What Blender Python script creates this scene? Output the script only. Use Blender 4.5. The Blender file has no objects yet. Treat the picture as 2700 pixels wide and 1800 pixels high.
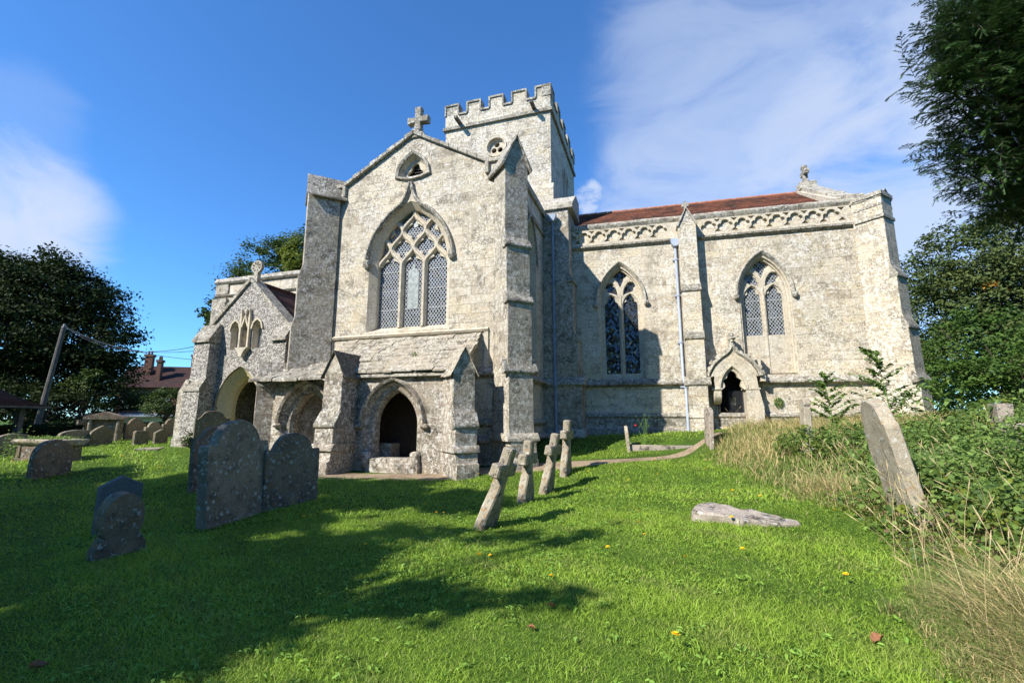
import bpy, bmesh, math, random
import numpy as np
from mathutils import Vector, Matrix, noise
from mathutils.geometry import delaunay_2d_cdt

S = bpy.context.scene
COL = S.collection
R = math.radians

# ------------------------------------------------------------------ camera
PITCH, YAW, EYE = R(9.47), R(17.6), 1.6
cam = bpy.data.cameras.new("camera"); camo = bpy.data.objects.new("camera", cam); COL.objects.link(camo)
cam.sensor_width = 36.0; cam.lens = 36.0 * 1211 / 2700
cam.clip_start = 0.05; cam.clip_end = 2000
camo.location = (0, 0, EYE); camo.rotation_euler = (R(90) + PITCH, 0, YAW)
S.camera = camo

# ------------------------------------------------------------------ sun and sky
SUN_AZ, SUN_EL = R(33.5), R(38.3)            # sun stands to the left behind the camera
to_sun = Vector((-math.sin(SUN_AZ) * math.cos(SUN_EL), -math.cos(SUN_AZ) * math.cos(SUN_EL), math.sin(SUN_EL)))
sl = bpy.data.lights.new("sun", 'SUN'); sl.energy = 5.0; sl.angle = R(0.53); sl.color = (1.0, 0.955, 0.875)
so = bpy.data.objects.new("sun", sl); COL.objects.link(so)
so.rotation_euler = to_sun.to_track_quat('Z', 'Y').to_euler()

W = bpy.data.worlds.new("World"); S.world = W; W.use_nodes = True
wt = W.node_tree; wt.nodes.clear()
def wn(t, **k):
    n = wt.nodes.new(t)
    for a, b in k.items(): setattr(n, a, b)
    return n
def wmath(op, a, b=None, clamp=False):
    n = wn('ShaderNodeMath', operation=op, use_clamp=clamp)
    for i, v in enumerate((a, b)):
        if v is None: continue
        if isinstance(v, (int, float)): n.inputs[i].default_value = v
        else: wt.links.new(v, n.inputs[i])
    return n.outputs[0]
sky = wn('ShaderNodeTexSky', sky_type='NISHITA', sun_disc=False, sun_elevation=SUN_EL, sun_rotation=R(180) + SUN_AZ,
         altitude=60, air_density=1.0, dust_density=0.05, ozone_density=2.6)
tc = wn('ShaderNodeTexCoord')
nrm = wn('ShaderNodeVectorMath', operation='NORMALIZE'); wt.links.new(tc.outputs['Generated'], nrm.inputs[0])
def lobe(d, inner, outer):                 # soft patch of cloud round a compass direction
    dn = wn('ShaderNodeVectorMath', operation='DOT_PRODUCT'); dn.inputs[1].default_value = Vector(d).normalized()
    wt.links.new(nrm.outputs[0], dn.inputs[0])
    m = wn('ShaderNodeMapRange', interpolation_type='SMOOTHERSTEP'); m.inputs[1].default_value = math.cos(R(outer)); m.inputs[2].default_value = math.cos(R(inner))
    wt.links.new(dn.outputs['Value'], m.inputs[0]); return m.outputs[0]
def fbm(scale, sc, detail=8, rough=.6, rot=(0, 0, 0), dist=0.0):
    mp = wn('ShaderNodeMapping'); mp.inputs['Scale'].default_value = sc; mp.inputs['Rotation'].default_value = rot
    wt.links.new(nrm.outputs[0], mp.inputs[0])
    n = wn('ShaderNodeTexNoise'); n.inputs['Scale'].default_value = scale; n.inputs['Detail'].default_value = detail
    n.inputs['Roughness'].default_value = rough; n.inputs['Distortion'].default_value = dist
    wt.links.new(mp.outputs[0], n.inputs['Vector']); return n.outputs['Fac']
CLOUDS = [((0.2163, 0.7766, 0.5916), 4, 25, 0.48, 'wisp'), ((0.3901, 0.8418, 0.3731), 4, 24, 0.8, 'wisp'), ((0.0644, 0.9023, 0.4263), 2, 15, 0.62, 'wisp'), ((0.1927, 0.8372, 0.5118), 3, 19, 0.55, 'wisp'), ((-0.8906, 0.3643, 0.2723), 1, 11.5, 0.95, 'wisp'), ((-0.1156, 0.8866, 0.448), 0.6, 3.0, 0.8, 'puff'), ((-0.8355, 0.3503, 0.4234), 1, 6, 0.15, 'wisp')]
cl = None
for d, i, o, w, kind in CLOUDS:
    l = lobe(d, i, o)
    if kind == 'wisp': nz = fbm(3.4, (1, 1, 2.2), 10, .6, (0.25, 0.55, 0.3), .9); lo, hi, amp = .25, 1.25, 2.1
    else: nz = fbm(17.0, (1, 1, 1.5), 8, .6); lo, hi, amp = .45, 1.2, 2.6
    a = wmath('ADD', l, wmath('MULTIPLY', wmath('SUBTRACT', nz, .5), amp))
    m = wn('ShaderNodeMapRange', interpolation_type='SMOOTHSTEP'); m.inputs[1].default_value = lo; m.inputs[2].default_value = hi
    wt.links.new(a, m.inputs[0])
    b = wmath('MULTIPLY', wmath('MULTIPLY', m.outputs[0], wmath('POWER', l, .6)), w)
    cl = b if cl is None else wmath('MAXIMUM', cl, b)
mix = wn('ShaderNodeMix', data_type='RGBA'); mix.inputs[7].default_value = (5.0, 5.7, 7.1, 1)
wt.links.new(cl, mix.inputs[0])
hs = wn('ShaderNodeHueSaturation'); hs.inputs['Saturation'].default_value = 1.0; hs.inputs['Value'].default_value = 1.0
tint = wn('ShaderNodeMix', data_type='RGBA', blend_type='MULTIPLY'); tint.inputs[0].default_value = 1; tint.inputs[7].default_value = (.66, 1.25, 1.84, 1)
wt.links.new(sky.outputs[0], tint.inputs[6]); wt.links.new(tint.outputs[2], hs.inputs['Color']); wt.links.new(hs.outputs[0], mix.inputs[6])
bg = wn('ShaderNodeBackground'); bg.inputs[1].default_value = 0.088
wt.links.new(mix.outputs[2], bg.inputs[0])
out = wn('ShaderNodeOutputWorld'); wt.links.new(bg.outputs[0], out.inputs[0])

S.view_settings.view_transform = 'Standard'; S.view_settings.look = 'None'
S.view_settings.exposure = 0.65; S.view_settings.gamma = 1.0
S.cycles.max_bounces = 6; S.cycles.diffuse_bounces = 3; S.cycles.glossy_bounces = 2
S.cycles.transmission_bounces = 3; S.cycles.transparent_max_bounces = 4
S.cycles.caustics_reflective = False; S.cycles.caustics_refractive = False

# ------------------------------------------------------------------ material helpers
class M:
    def __init__(s, name):
        s.m = bpy.data.materials.new(name); s.m.use_nodes = True; s.t = s.m.node_tree; s.t.nodes.clear()
        s.out = s.n('ShaderNodeOutputMaterial')
    def n(s, t, **k):
        x = s.t.nodes.new(t)
        for a, b in k.items(): setattr(x, a, b)
        return x
    def put(s, sock, v):
        if isinstance(v, bpy.types.NodeSocket): s.t.links.new(v, sock)
        elif isinstance(v, (tuple, list)) and len(v) == 3 and sock.type == 'RGBA': sock.default_value = (*v, 1)
        else: sock.default_value = v
    def math(s, op, a, b=None, c=None, clamp=False):
        x = s.n('ShaderNodeMath', operation=op, use_clamp=clamp)
        for i, v in enumerate((a, b, c)):
            if v is not None: s.put(x.inputs[i], v)
        return x.outputs[0]
    def mix(s, f, a, b, mode='MIX'):
        x = s.n('ShaderNodeMix', data_type='RGBA', blend_type=mode)
        s.put(x.inputs[0], f); s.put(x.inputs[6], a); s.put(x.inputs[7], b); return x.outputs[2]
    def ramp(s, v, a, b, lo=0., hi=1.):
        x = s.n('ShaderNodeMapRange', interpolation_type='SMOOTHSTEP')
        s.put(x.inputs[0], v)
        for i, q in enumerate((a, b, lo, hi)): x.inputs[i + 1].default_value = q
        return x.outputs[0]
    def noise(s, vec, scale, detail=4, rough=.55, dist=0.):
        x = s.n('ShaderNodeTexNoise'); s.put(x.inputs['Vector'], vec)
        for k, q in (('Scale', scale), ('Detail', detail), ('Roughness', rough), ('Distortion', dist)): x.inputs[k].default_value = q
        return x.outputs['Fac']
    def vor(s, vec, scale, feature='F1', out='Distance', rnd=1.):
        x = s.n('ShaderNodeTexVoronoi', feature=feature); s.put(x.inputs['Vector'], vec); x.inputs['Scale'].default_value = scale
        x.inputs['Randomness'].default_value = rnd
        return x.outputs[out]
    def pos(s): return s.n('ShaderNodeNewGeometry').outputs['Position']
    def uv(s): return s.n('ShaderNodeTexCoord').outputs['UV']
    def objco(s): return s.n('ShaderNodeTexCoord').outputs['Object']
    def attr(s, name): return s.n('ShaderNodeAttribute', attribute_name=name).outputs['Color']
    def bump(s, h, strength=.5, dist=.02):
        x = s.n('ShaderNodeBump'); s.put(x.inputs['Height'], h); x.inputs['Strength'].default_value = strength; x.inputs['Distance'].default_value = dist
        return x.outputs[0]
    def pbr(s, col, rough=.9, normal=None, spec=.2, metal=0.):
        x = s.n('ShaderNodeBsdfPrincipled'); s.put(x.inputs['Base Color'], col); s.put(x.inputs['Roughness'], rough)
        x.inputs['Specular IOR Level'].default_value = spec; x.inputs['Metallic'].default_value = metal
        if normal is not None: s.put(x.inputs['Normal'], normal)
        return x.outputs[0]
    def done(s, sh): s.put(s.out.inputs[0], sh); return s.m

def stone(name, c1, c2, dark=.5, white=.5, ochre=.0, brick=None, scale=1., bumpd=.02, local=False, darkc=(.10, .088, .068), whitec=(.72, .69, .62), brown=0.):
    m = M(name); p = m.objco() if local else m.pos()
    big = m.noise(p, .55 * scale, 4, .6); mid = m.noise(p, 2.6 * scale, 7, .62); fine = m.noise(p, 26 * scale, 6, .68)
    col = m.mix(m.ramp(big, .35, .65), c1, c2)
    h = m.math('MULTIPLY', fine, .6)
    if brick:
        u = m.uv(); dn = m.noise(p, .9, 2); off = m.n('ShaderNodeVectorMath', operation='SCALE'); 
        nz = m.n('ShaderNodeTexNoise'); m.put(nz.inputs['Vector'], p); nz.inputs['Scale'].default_value = 1.3; nz.inputs['Detail'].default_value = 3
        sb = m.n('ShaderNodeVectorMath', operation='SUBTRACT'); m.put(sb.inputs[0], nz.outputs['Color']); sb.inputs[1].default_value = (.5, .5, .5)
        m.put(off.inputs[0], sb.outputs[0]); off.inputs['Scale'].default_value = .09
        ad = m.n('ShaderNodeVectorMath', operation='ADD'); m.put(ad.inputs[0], u); m.put(ad.inputs[1], off.outputs[0])
        b = m.n('ShaderNodeTexBrick'); m.put(b.inputs['Vector'], ad.outputs[0]); b.inputs['Scale'].default_value = 1
        b.inputs['Brick Width'].default_value = brick[0]; b.inputs['Row Height'].default_value = brick[1]; b.inputs['Mortar Size'].default_value = .007
        b.inputs['Mortar Smooth'].default_value = .4; b.inputs['Bias'].default_value = 0.; b.squash = 1.35; b.squash_frequency = 3; b.offset = .43; b.offset_frequency = 2
        b.inputs['Color1'].default_value = (.78, .75, .70, 1); b.inputs['Color2'].default_value = (1.10, 1.09, 1.07, 1); b.inputs['Mortar'].default_value = (.8, .76, .70, 1)
        col = m.mix(.62, col, b.outputs['Color'], 'MULTIPLY')
        # single ochre or grey blocks stand out of the courses
        sep = m.n('ShaderNodeSeparateColor'); m.put(sep.inputs[0], b.outputs['Color'])
        if ochre: col = m.mix(m.math('MULTIPLY', m.ramp(sep.outputs[0], 1.0, 1.08), ochre), col, (.46, .36, .18))
        if brown: col = m.mix(m.math('MULTIPLY', m.ramp(sep.outputs[0], .88, .80), brown), col, (.26, .20, .14))
        mf = m.ramp(m.noise(p, 1.7, 2), .40, .62)
        h = m.math('SUBTRACT', h, m.math('MULTIPLY', m.math('MULTIPLY', b.outputs['Fac'], mf), .9))
        col = m.mix(m.math('MULTIPLY', m.math('MULTIPLY', b.outputs['Fac'], mf), .45), col, (.16, .13, .09))
    if ochre: col = m.mix(m.math('MULTIPLY', m.ramp(m.noise(p, 1.4 * scale, 5, .6), .56, .72), ochre), col, (.47, .34, .13))
    dk = m.math('MULTIPLY', m.ramp(m.math('ADD', mid, m.math('MULTIPLY', fine, .35)), .70, .60, 1., 0.), 1.)
    dk = m.math('MULTIPLY', m.math('SUBTRACT', 1., m.ramp(m.math('ADD', mid, m.math('MULTIPLY', fine, .35)), .54, .68)), dark)
    col = m.mix(dk, col, darkc)
    col = m.mix(m.math('MULTIPLY', m.math('MULTIPLY', m.ramp(m.noise(p, .42 * scale, 5, .65, .4), .50, .66), m.ramp(fine, .30, .55)), dark * .6), col, tuple(x * 2.5 for x in darkc))
    wz = m.math('ADD', m.math('MULTIPLY', m.noise(p, 7.5 * scale, 6, .7), .75), m.math('MULTIPLY', m.noise(p, 1.1 * scale, 3), .25))
    col = m.mix(m.math('MULTIPLY', m.ramp(wz, .50, .60), white), col, whitec)
    sp = m.vor(p, 9 * scale); col = m.mix(m.math('MULTIPLY', m.math('MULTIPLY', m.ramp(sp, .28, .2), m.ramp(mid, .45, .6)), white * .9), col, whitec)
    col = m.mix(m.math('MULTIPLY', m.ramp(m.noise(p, 17 * scale, 5, .7), .56, .66), dark * .75), col, darkc)
    sk = m.noise(p, 13 * scale, 3, .6); pat = m.ramp(m.noise(p, .8 * scale, 4, .6), .36, .60)
    col = m.mix(m.math('MULTIPLY', m.math('MULTIPLY', m.ramp(sk, .53, .60), pat), min(1, white * .85)), col, whitec)
    col = m.mix(m.math('MULTIPLY', m.math('MULTIPLY', m.ramp(sk, .46, .38), pat), min(1, dark * .8)), col, tuple(x * 2.2 for x in darkc))
    col = m.mix(1., col, m.mix(m.ramp(fine, .3, .7), (.74, .74, .74), (1.16, 1.15, 1.13)), 'MULTIPLY')
    h = m.math('ADD', h, m.math('MULTIPLY', m.noise(p, 7 * scale, 5, .6), .8))
    return m.done(m.pbr(col, .93, m.bump(h, .75, bumpd), .15))

MAT = {}
MAT['ashlar'] = stone('lichened ashlar limestone', (.61, .54, .42), (.485, .435, .345), .56, .62, .28, (.72, .27), brown=.25)
MAT['chancel_ashlar'] = stone('chancel limestone', (.635, .56, .435), (.525, .47, .37), .44, .62, .32, (.78, .29), brown=.3)
MAT['tower_ashlar'] = stone('tower limestone', (.56, .50, .395), (.46, .42, .345), .50, .62, .42, (.56, .25), brown=.2)
MAT['porch_ashlar'] = stone('weathered porch stone', (.41, .355, .285), (.25, .215, .175), .85, .58, .15, (.62, .31), brown=.3)
MAT['grey_ashlar'] = stone('grey buttress stone', (.45, .405, .325), (.33, .30, .245), .68, .52, .2, (.66, .3), brown=.4)
MAT['trim'] = stone('dressed cream stone', (.58, .50, .365), (.52, .46, .36), .34, .36, .22, None, 1.3, .008)
MAT['weathering'] = stone('mossy weathering stone', (.30, .275, .22), (.21, .19, .15), .85, .55, .2, None, 1.2, .03)
MAT['coping'] = stone('lichened coping stone', (.43, .39, .305), (.31, .285, .23), .75, .56, .2, None, 1.2, .03)
MAT['newstone'] = stone('clean yellow stone', (.66, .53, .29), (.61, .51, .31), .05, .1, .1, None, 1., .004)
MAT['slate'] = stone('stone roof slate', (.40, .34, .25), (.28, .245, .185), .66, .44, .2, None, 1.4, .02)
MAT['darkslate'] = stone('mossy dark stone slate', (.15, .135, .105), (.10, .09, .072), .5, .16, .06, None, 1.4, .03)  # darker slate colour, used on one porch buttress roof

def flint():
    m = M('knapped flint'); p = m.pos(); u = m.uv()
    c = m.vor(u, 19., 'F1', 'Color'); d = m.vor(u, 19., 'DISTANCE_TO_EDGE')
    sep = m.n('ShaderNodeSeparateColor'); m.put(sep.inputs[0], c)
    col = m.mix(m.ramp(sep.outputs[0], .40, .62), (.15, .14, .135), (.56, .53, .48))
    col = m.mix(m.ramp(d, .10, .03), col, (.42, .38, .31))
    col = m.mix(m.ramp(m.noise(p, 2., 5), .52, .68, 0, .5), col, (.52, .49, .43))
    return m.done(m.pbr(col, .75, m.bump(m.ramp(d, 0., .25), .8, .03), .3))
MAT['flint'] = flint()

def tiles(name, ca, cb, cc, lich, w=.17, h=.105):
    m = M(name); p = m.pos(); u = m.uv()
    b = m.n('ShaderNodeTexBrick'); m.put(b.inputs['Vector'], u); b.inputs['Scale'].default_value = 1
    b.inputs['Brick Width'].default_value = w; b.inputs['Row Height'].default_value = h; b.inputs['Mortar Size'].default_value = .004
    b.inputs['Color1'].default_value = (0, 0, 0, 1); b.inputs['Color2'].default_value = (1, 1, 1, 1); b.inputs['Mortar'].default_value = (.2, .2, .2, 1)
    sep = m.n('ShaderNodeSeparateColor'); m.put(sep.inputs[0], b.outputs['Color'])
    col = m.mix(sep.outputs[0], ca, cb)
    col = m.mix(m.ramp(m.noise(p, 1.3, 7, .75), .44, .60, 0, .9), col, cc)
    col = m.mix(m.math('MULTIPLY', m.ramp(m.noise(p, 9., 5, .7), .58, .68), lich), col, (.40, .37, .28))
    col = m.mix(m.math('MULTIPLY', b.outputs['Fac'], .8), col, (.02, .012, .01))
    hh = m.math('ADD', m.math('MULTIPLY', sep.outputs[0], .5), m.math('MULTIPLY', b.outputs['Fac'], -1.))
    return m.done(m.pbr(col, .85, m.bump(hh, .8, .02), .25))
MAT['redtile'] = tiles('red clay tile', (.125, .046, .029), (.22, .078, .042), (.05, .03, .023), .34)
MAT['darktile'] = tiles('dark weathered tile', (.05, .022, .018), (.08, .034, .026), (.035, .022, .018), .12)
MAT['ridge'] = stone('clay ridge tile', (.42, .15, .08), (.34, .13, .07), .2, .1, 0, None, 1., .005)

def plain(name, col, rough=.6, var=.25, scale=8., bump=.3, dist=.005, spec=.3, metal=0.):
    m = M(name); p = m.objco(); f = m.noise(p, scale, 5, .65)
    c = m.mix(m.ramp(f, .3, .7), tuple(x * (1 - var) for x in col), tuple(min(1, x * (1 + var)) for x in col))
    return m.done(m.pbr(c, rough, m.bump(f, bump, dist), spec, metal))
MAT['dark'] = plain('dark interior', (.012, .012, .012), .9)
MAT['wood'] = plain('dark oak', (.035, .022, .014), .7, .4, 12)
MAT['greywood'] = plain('weathered grey timber', (.10, .095, .085), .85, .3, 6)
MAT['pipe'] = plain('grey painted iron pipe', (.24, .29, .36), .45, .12, 6)
MAT['palepipe'] = plain('pale painted iron pipe', (.36, .41, .50), .4, .08, 6)
MAT['lead'] = plain('lead came', (.46, .47, .47), .55, .2, 20)
MAT['darklead'] = plain('dark lead came', (.05, .052, .055), .55, .2, 20)
MAT['leadgrey'] = plain('grey lead', (.16, .18, .19), .6, .2, 5)
MAT['paper'] = plain('white paper notice', (.7, .68, .62), .8, .03)
MAT['yellow'] = plain('yellow sign', (.40, .38, .10), .6, .05)
MAT['mesh_gate'] = plain('black wire mesh gate', (.035, .036, .04), .5, .2)
MAT['cream'] = plain('cream painted wall', (.72, .62, .42), .85, .08, 2)
MAT['brick'] = tiles('old red brick', (.16, .075, .05), (.22, .10, .065), (.12, .07, .05), .2, .22, .075)
MAT['cable'] = plain('black cable', (.02, .02, .022), .6)
MAT['bark'] = plain('bark', (.075, .06, .045), .95, .4, 5, 1., .03)
MAT['petal'] = plain('yellow petal', (.80, .50, .01), .7, .1, 30)
MAT['stalk'] = plain('green stalk', (.12, .22, .04), .7)
MAT['deadleaf'] = plain('dead brown leaf', (.30, .135, .065), .8, .3, 25)
MAT['redfruit'] = plain('red rose petal', (.55, .02, .02), .6)
MAT['frost'] = plain('pale obscured glass', (.27, .30, .28), .35, .35, 9., .1, .002, .5)

def glass(name, base, rough, jitter):
    m = M(name); u = m.uv(); sx = m.n('ShaderNodeSeparateXYZ'); m.put(sx.inputs[0], u)
    a = m.math('FLOOR', m.math('DIVIDE', m.math('ADD', sx.outputs[0], m.math('MULTIPLY', sx.outputs[1], .75)), .105))
    b = m.math('FLOOR', m.math('DIVIDE', m.math('SUBTRACT', sx.outputs[0], m.math('MULTIPLY', sx.outputs[1], .75)), .105))
    cb = m.n('ShaderNodeCombineXYZ'); m.put(cb.inputs[0], a); m.put(cb.inputs[1], b)
    wn_ = m.n('ShaderNodeTexWhiteNoise', noise_dimensions='3D'); m.put(wn_.inputs[0], cb.outputs[0])
    sb = m.n('ShaderNodeVectorMath', operation='SUBTRACT'); m.put(sb.inputs[0], wn_.outputs['Color']); sb.inputs[1].default_value = (.5, .5, .5)
    sc = m.n('ShaderNodeVectorMath', operation='SCALE'); m.put(sc.inputs[0], sb.outputs[0]); sc.inputs['Scale'].default_value = jitter
    g = m.n('ShaderNodeNewGeometry'); ad = m.n('ShaderNodeVectorMath', operation='ADD'); m.put(ad.inputs[0], g.outputs['Normal']); m.put(ad.inputs[1], sc.outputs[0])
    nn = m.n('ShaderNodeVectorMath', operation='NORMALIZE'); m.put(nn.inputs[0], ad.outputs[0])
    sp = m.n('ShaderNodeSeparateColor'); m.put(sp.inputs[0], wn_.outputs['Color'])
    col = m.mix(m.ramp(sp.outputs[1], .2, .9), tuple(x * .25 for x in base), tuple(x * 2.2 for x in base))
    return m.done(m.pbr(col, rough, nn.outputs[0], .9))
MAT['glass'] = glass('old leaded glass', (.05, .058, .066), .06, .24)
MAT['glass2'] = glass('uneven leaded glass', (.02, .024, .028), .05, .34)

def leafmat(name, ca, cb, rough=.6, trans=.35, spec=.25):
    m = M(name); a = m.attr('tint'); s = m.n('ShaderNodeSeparateColor'); m.put(s.inputs[0], a)
    c = m.mix(s.outputs[0], ca, cb)
    d = m.pbr(c, rough, None, spec)
    t = m.n('ShaderNodeBsdfTranslucent'); m.put(t.inputs[0], m.mix(.5, c, tuple(min(1, x * 1.3) for x in cb)))
    mx = m.n('ShaderNodeMixShader'); mx.inputs[0].default_value = trans
    m.put(mx.inputs[1], d); m.put(mx.inputs[2], t.outputs[0])
    return m.done(mx.outputs[0])
def grassmat():
    m = M('lawn grass'); a = m.attr('tint'); s = m.n('ShaderNodeSeparateColor'); m.put(s.inputs[0], a)
    c = m.mix(s.outputs[0], (.15, .25, .026), (.41, .575, .07))
    c = m.mix(s.outputs[1], c, (.48, .40, .19))
    d = m.pbr(c, .55, None, .25); t = m.n('ShaderNodeBsdfTranslucent'); m.put(t.inputs[0], m.mix(.5, c, (.38, .58, .06)))
    mx = m.n('ShaderNodeMixShader'); mx.inputs[0].default_value = .35; m.put(mx.inputs[1], d); m.put(mx.inputs[2], t.outputs[0])
    return m.done(mx.outputs[0])
MAT['grass'] = grassmat()
def drymat():
    m = M('tall dry grass'); a = m.attr('tint'); s = m.n('ShaderNodeSeparateColor'); m.put(s.inputs[0], a)
    c = m.mix(s.outputs[0], (.085, .17, .025), (.19, .30, .05)); c = m.mix(s.outputs[1], c, (.70, .52, .26))
    d = m.pbr(c, .6, None, .25); t = m.n('ShaderNodeBsdfTranslucent'); m.put(t.inputs[0], c)
    mx = m.n('ShaderNodeMixShader'); mx.inputs[0].default_value = .3; m.put(mx.inputs[1], d); m.put(mx.inputs[2], t.outputs[0])
    return m.done(mx.outputs[0])
MAT['dry'] = drymat()
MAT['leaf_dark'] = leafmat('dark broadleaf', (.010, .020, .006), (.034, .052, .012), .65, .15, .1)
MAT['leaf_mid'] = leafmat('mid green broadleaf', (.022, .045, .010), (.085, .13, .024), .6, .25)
MAT['leaf_yellow'] = leafmat('yellow green broadleaf', (.06, .10, .014), (.21, .24, .03), .6, .3)
MAT['leaf_autumn'] = leafmat('olive autumn broadleaf', (.042, .068, .017), (.125, .155, .04), .6, .22)
MAT['leaf_bright'] = leafmat('bright hedge leaf', (.032, .075, .012), (.12, .20, .034), .6, .3)
MAT['leaf_bramble'] = leafmat('bramble leaf', (.045, .085, .018), (.22, .33, .07), .55, .3)
MAT['leaf_orange'] = leafmat('orange leaf', (.30, .14, .02), (.5, .25, .04), .6, .3)
MAT['leaf_brown'] = leafmat('brown dead stems', (.10, .06, .045), (.20, .12, .08), .7, .1)
MAT['yew'] = leafmat('yew needles', (.020, .048, .013), (.062, .12, .032), .5, .15, .2)

def groundmat():
    m = M('turf soil'); p = m.pos()
    c = m.mix(m.ramp(m.noise(p, 1.1, 5, .6), .35, .65), (.06, .11, .014), (.10, .17, .022))
    c = m.mix(m.ramp(m.noise(p, 23, 4, .7), .35, .7), m.mix(.6, c, (.02, .04, .008)), c)
    return m.done(m.pbr(c, .95, m.bump(m.noise(p, 30, 4), .6, .02), .1))
MAT['ground'] = groundmat()
def gravel():
    m = M('pea gravel'); p = m.pos(); c = m.vor(p, 55., 'F1', 'Color'); d = m.vor(p, 55.)
    s = m.n('ShaderNodeSeparateColor'); m.put(s.inputs[0], c)
    col = m.mix(s.outputs[0], (.19, .13, .08), (.42, .33, .215))
    col = m.mix(m.ramp(m.noise(p, 2.2, 5, .6), .45, .65, 0, .55), col, (.13, .085, .05))
    return m.done(m.pbr(col, .9, m.bump(d, -.8, .02), .2))
MAT['gravel'] = gravel()

def gravestone(name, c1, c2, dark, white, orange, whitec=(.50, .52, .48), sc=1.):
    m = M(name); p = m.objco()
    big = m.noise(p, 2.2 * sc, 5, .6); fine = m.noise(p, 55 * sc, 5, .7)
    c = m.mix(m.ramp(big, .3, .7), c1, c2)
    d1 = m.ramp(m.noise(p, 7 * sc, 6, .65), .52, .62); c = m.mix(m.math('MULTIPLY', d1, dark), c, (.035, .033, .03))
    o1 = m.ramp(m.noise(p, 9 * sc, 6, .7, .6), .56, .64); c = m.mix(m.math('MULTIPLY', o1, orange), c, (.36, .18, .05))
    v = m.vor(p, 8 * sc); w1 = m.math('MULTIPLY', m.ramp(v, .30, .22), m.ramp(m.noise(p, 4 * sc, 3), .48, .56))
    w2 = m.ramp(m.noise(p, 14 * sc, 7, .72, .4), .56, .62)
    c = m.mix(m.math('MULTIPLY', m.math('MAXIMUM', w1, w2), white), c, whitec)
    c = m.mix(1., c, m.mix(m.ramp(fine, .3, .7), (.72, .72, .72), (1.2, 1.2, 1.2)), 'MULTIPLY')
    h = m.math('ADD', m.math('MULTIPLY', fine, .4), m.noise(p, 12 * sc, 5, .6))
    return m.done(m.pbr(c, .95, m.bump(h, .7, .012), .12))
MAT['grave_grey'] = gravestone('grey lichened headstone', (.30, .25, .175), (.17, .145, .105), .5, .8, .4, (.42, .45, .40))
MAT['grave_brown'] = gravestone('brown lichened headstone', (.25, .19, .125), (.13, .105, .08), .55, .8, .55, (.42, .43, .40))
MAT['grave_pale'] = gravestone('pale lichened headstone', (.42, .36, .265), (.33, .28, .21), .4, .65, .5, (.62, .60, .54))
MAT['cross_stone'] = gravestone('orange lichened cross stone', (.40, .345, .25), (.27, .23, .17), .9, .55, .95, (.60, .57, .50), 1.5)
MAT['grave_modern'] = gravestone('smooth slate grey headstone', (.17, .168, .16), (.145, .143, .138), .05, .08, .0)
MAT['grave_tan'] = gravestone('tan headstone', (.21, .175, .115), (.14, .12, .085), .45, .45, .35)
MAT['ledger'] = gravestone('pink grey ledger stone', (.42, .35, .285), (.30, .26, .21), .85, .6, .15, (.60, .56, .49))

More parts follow.
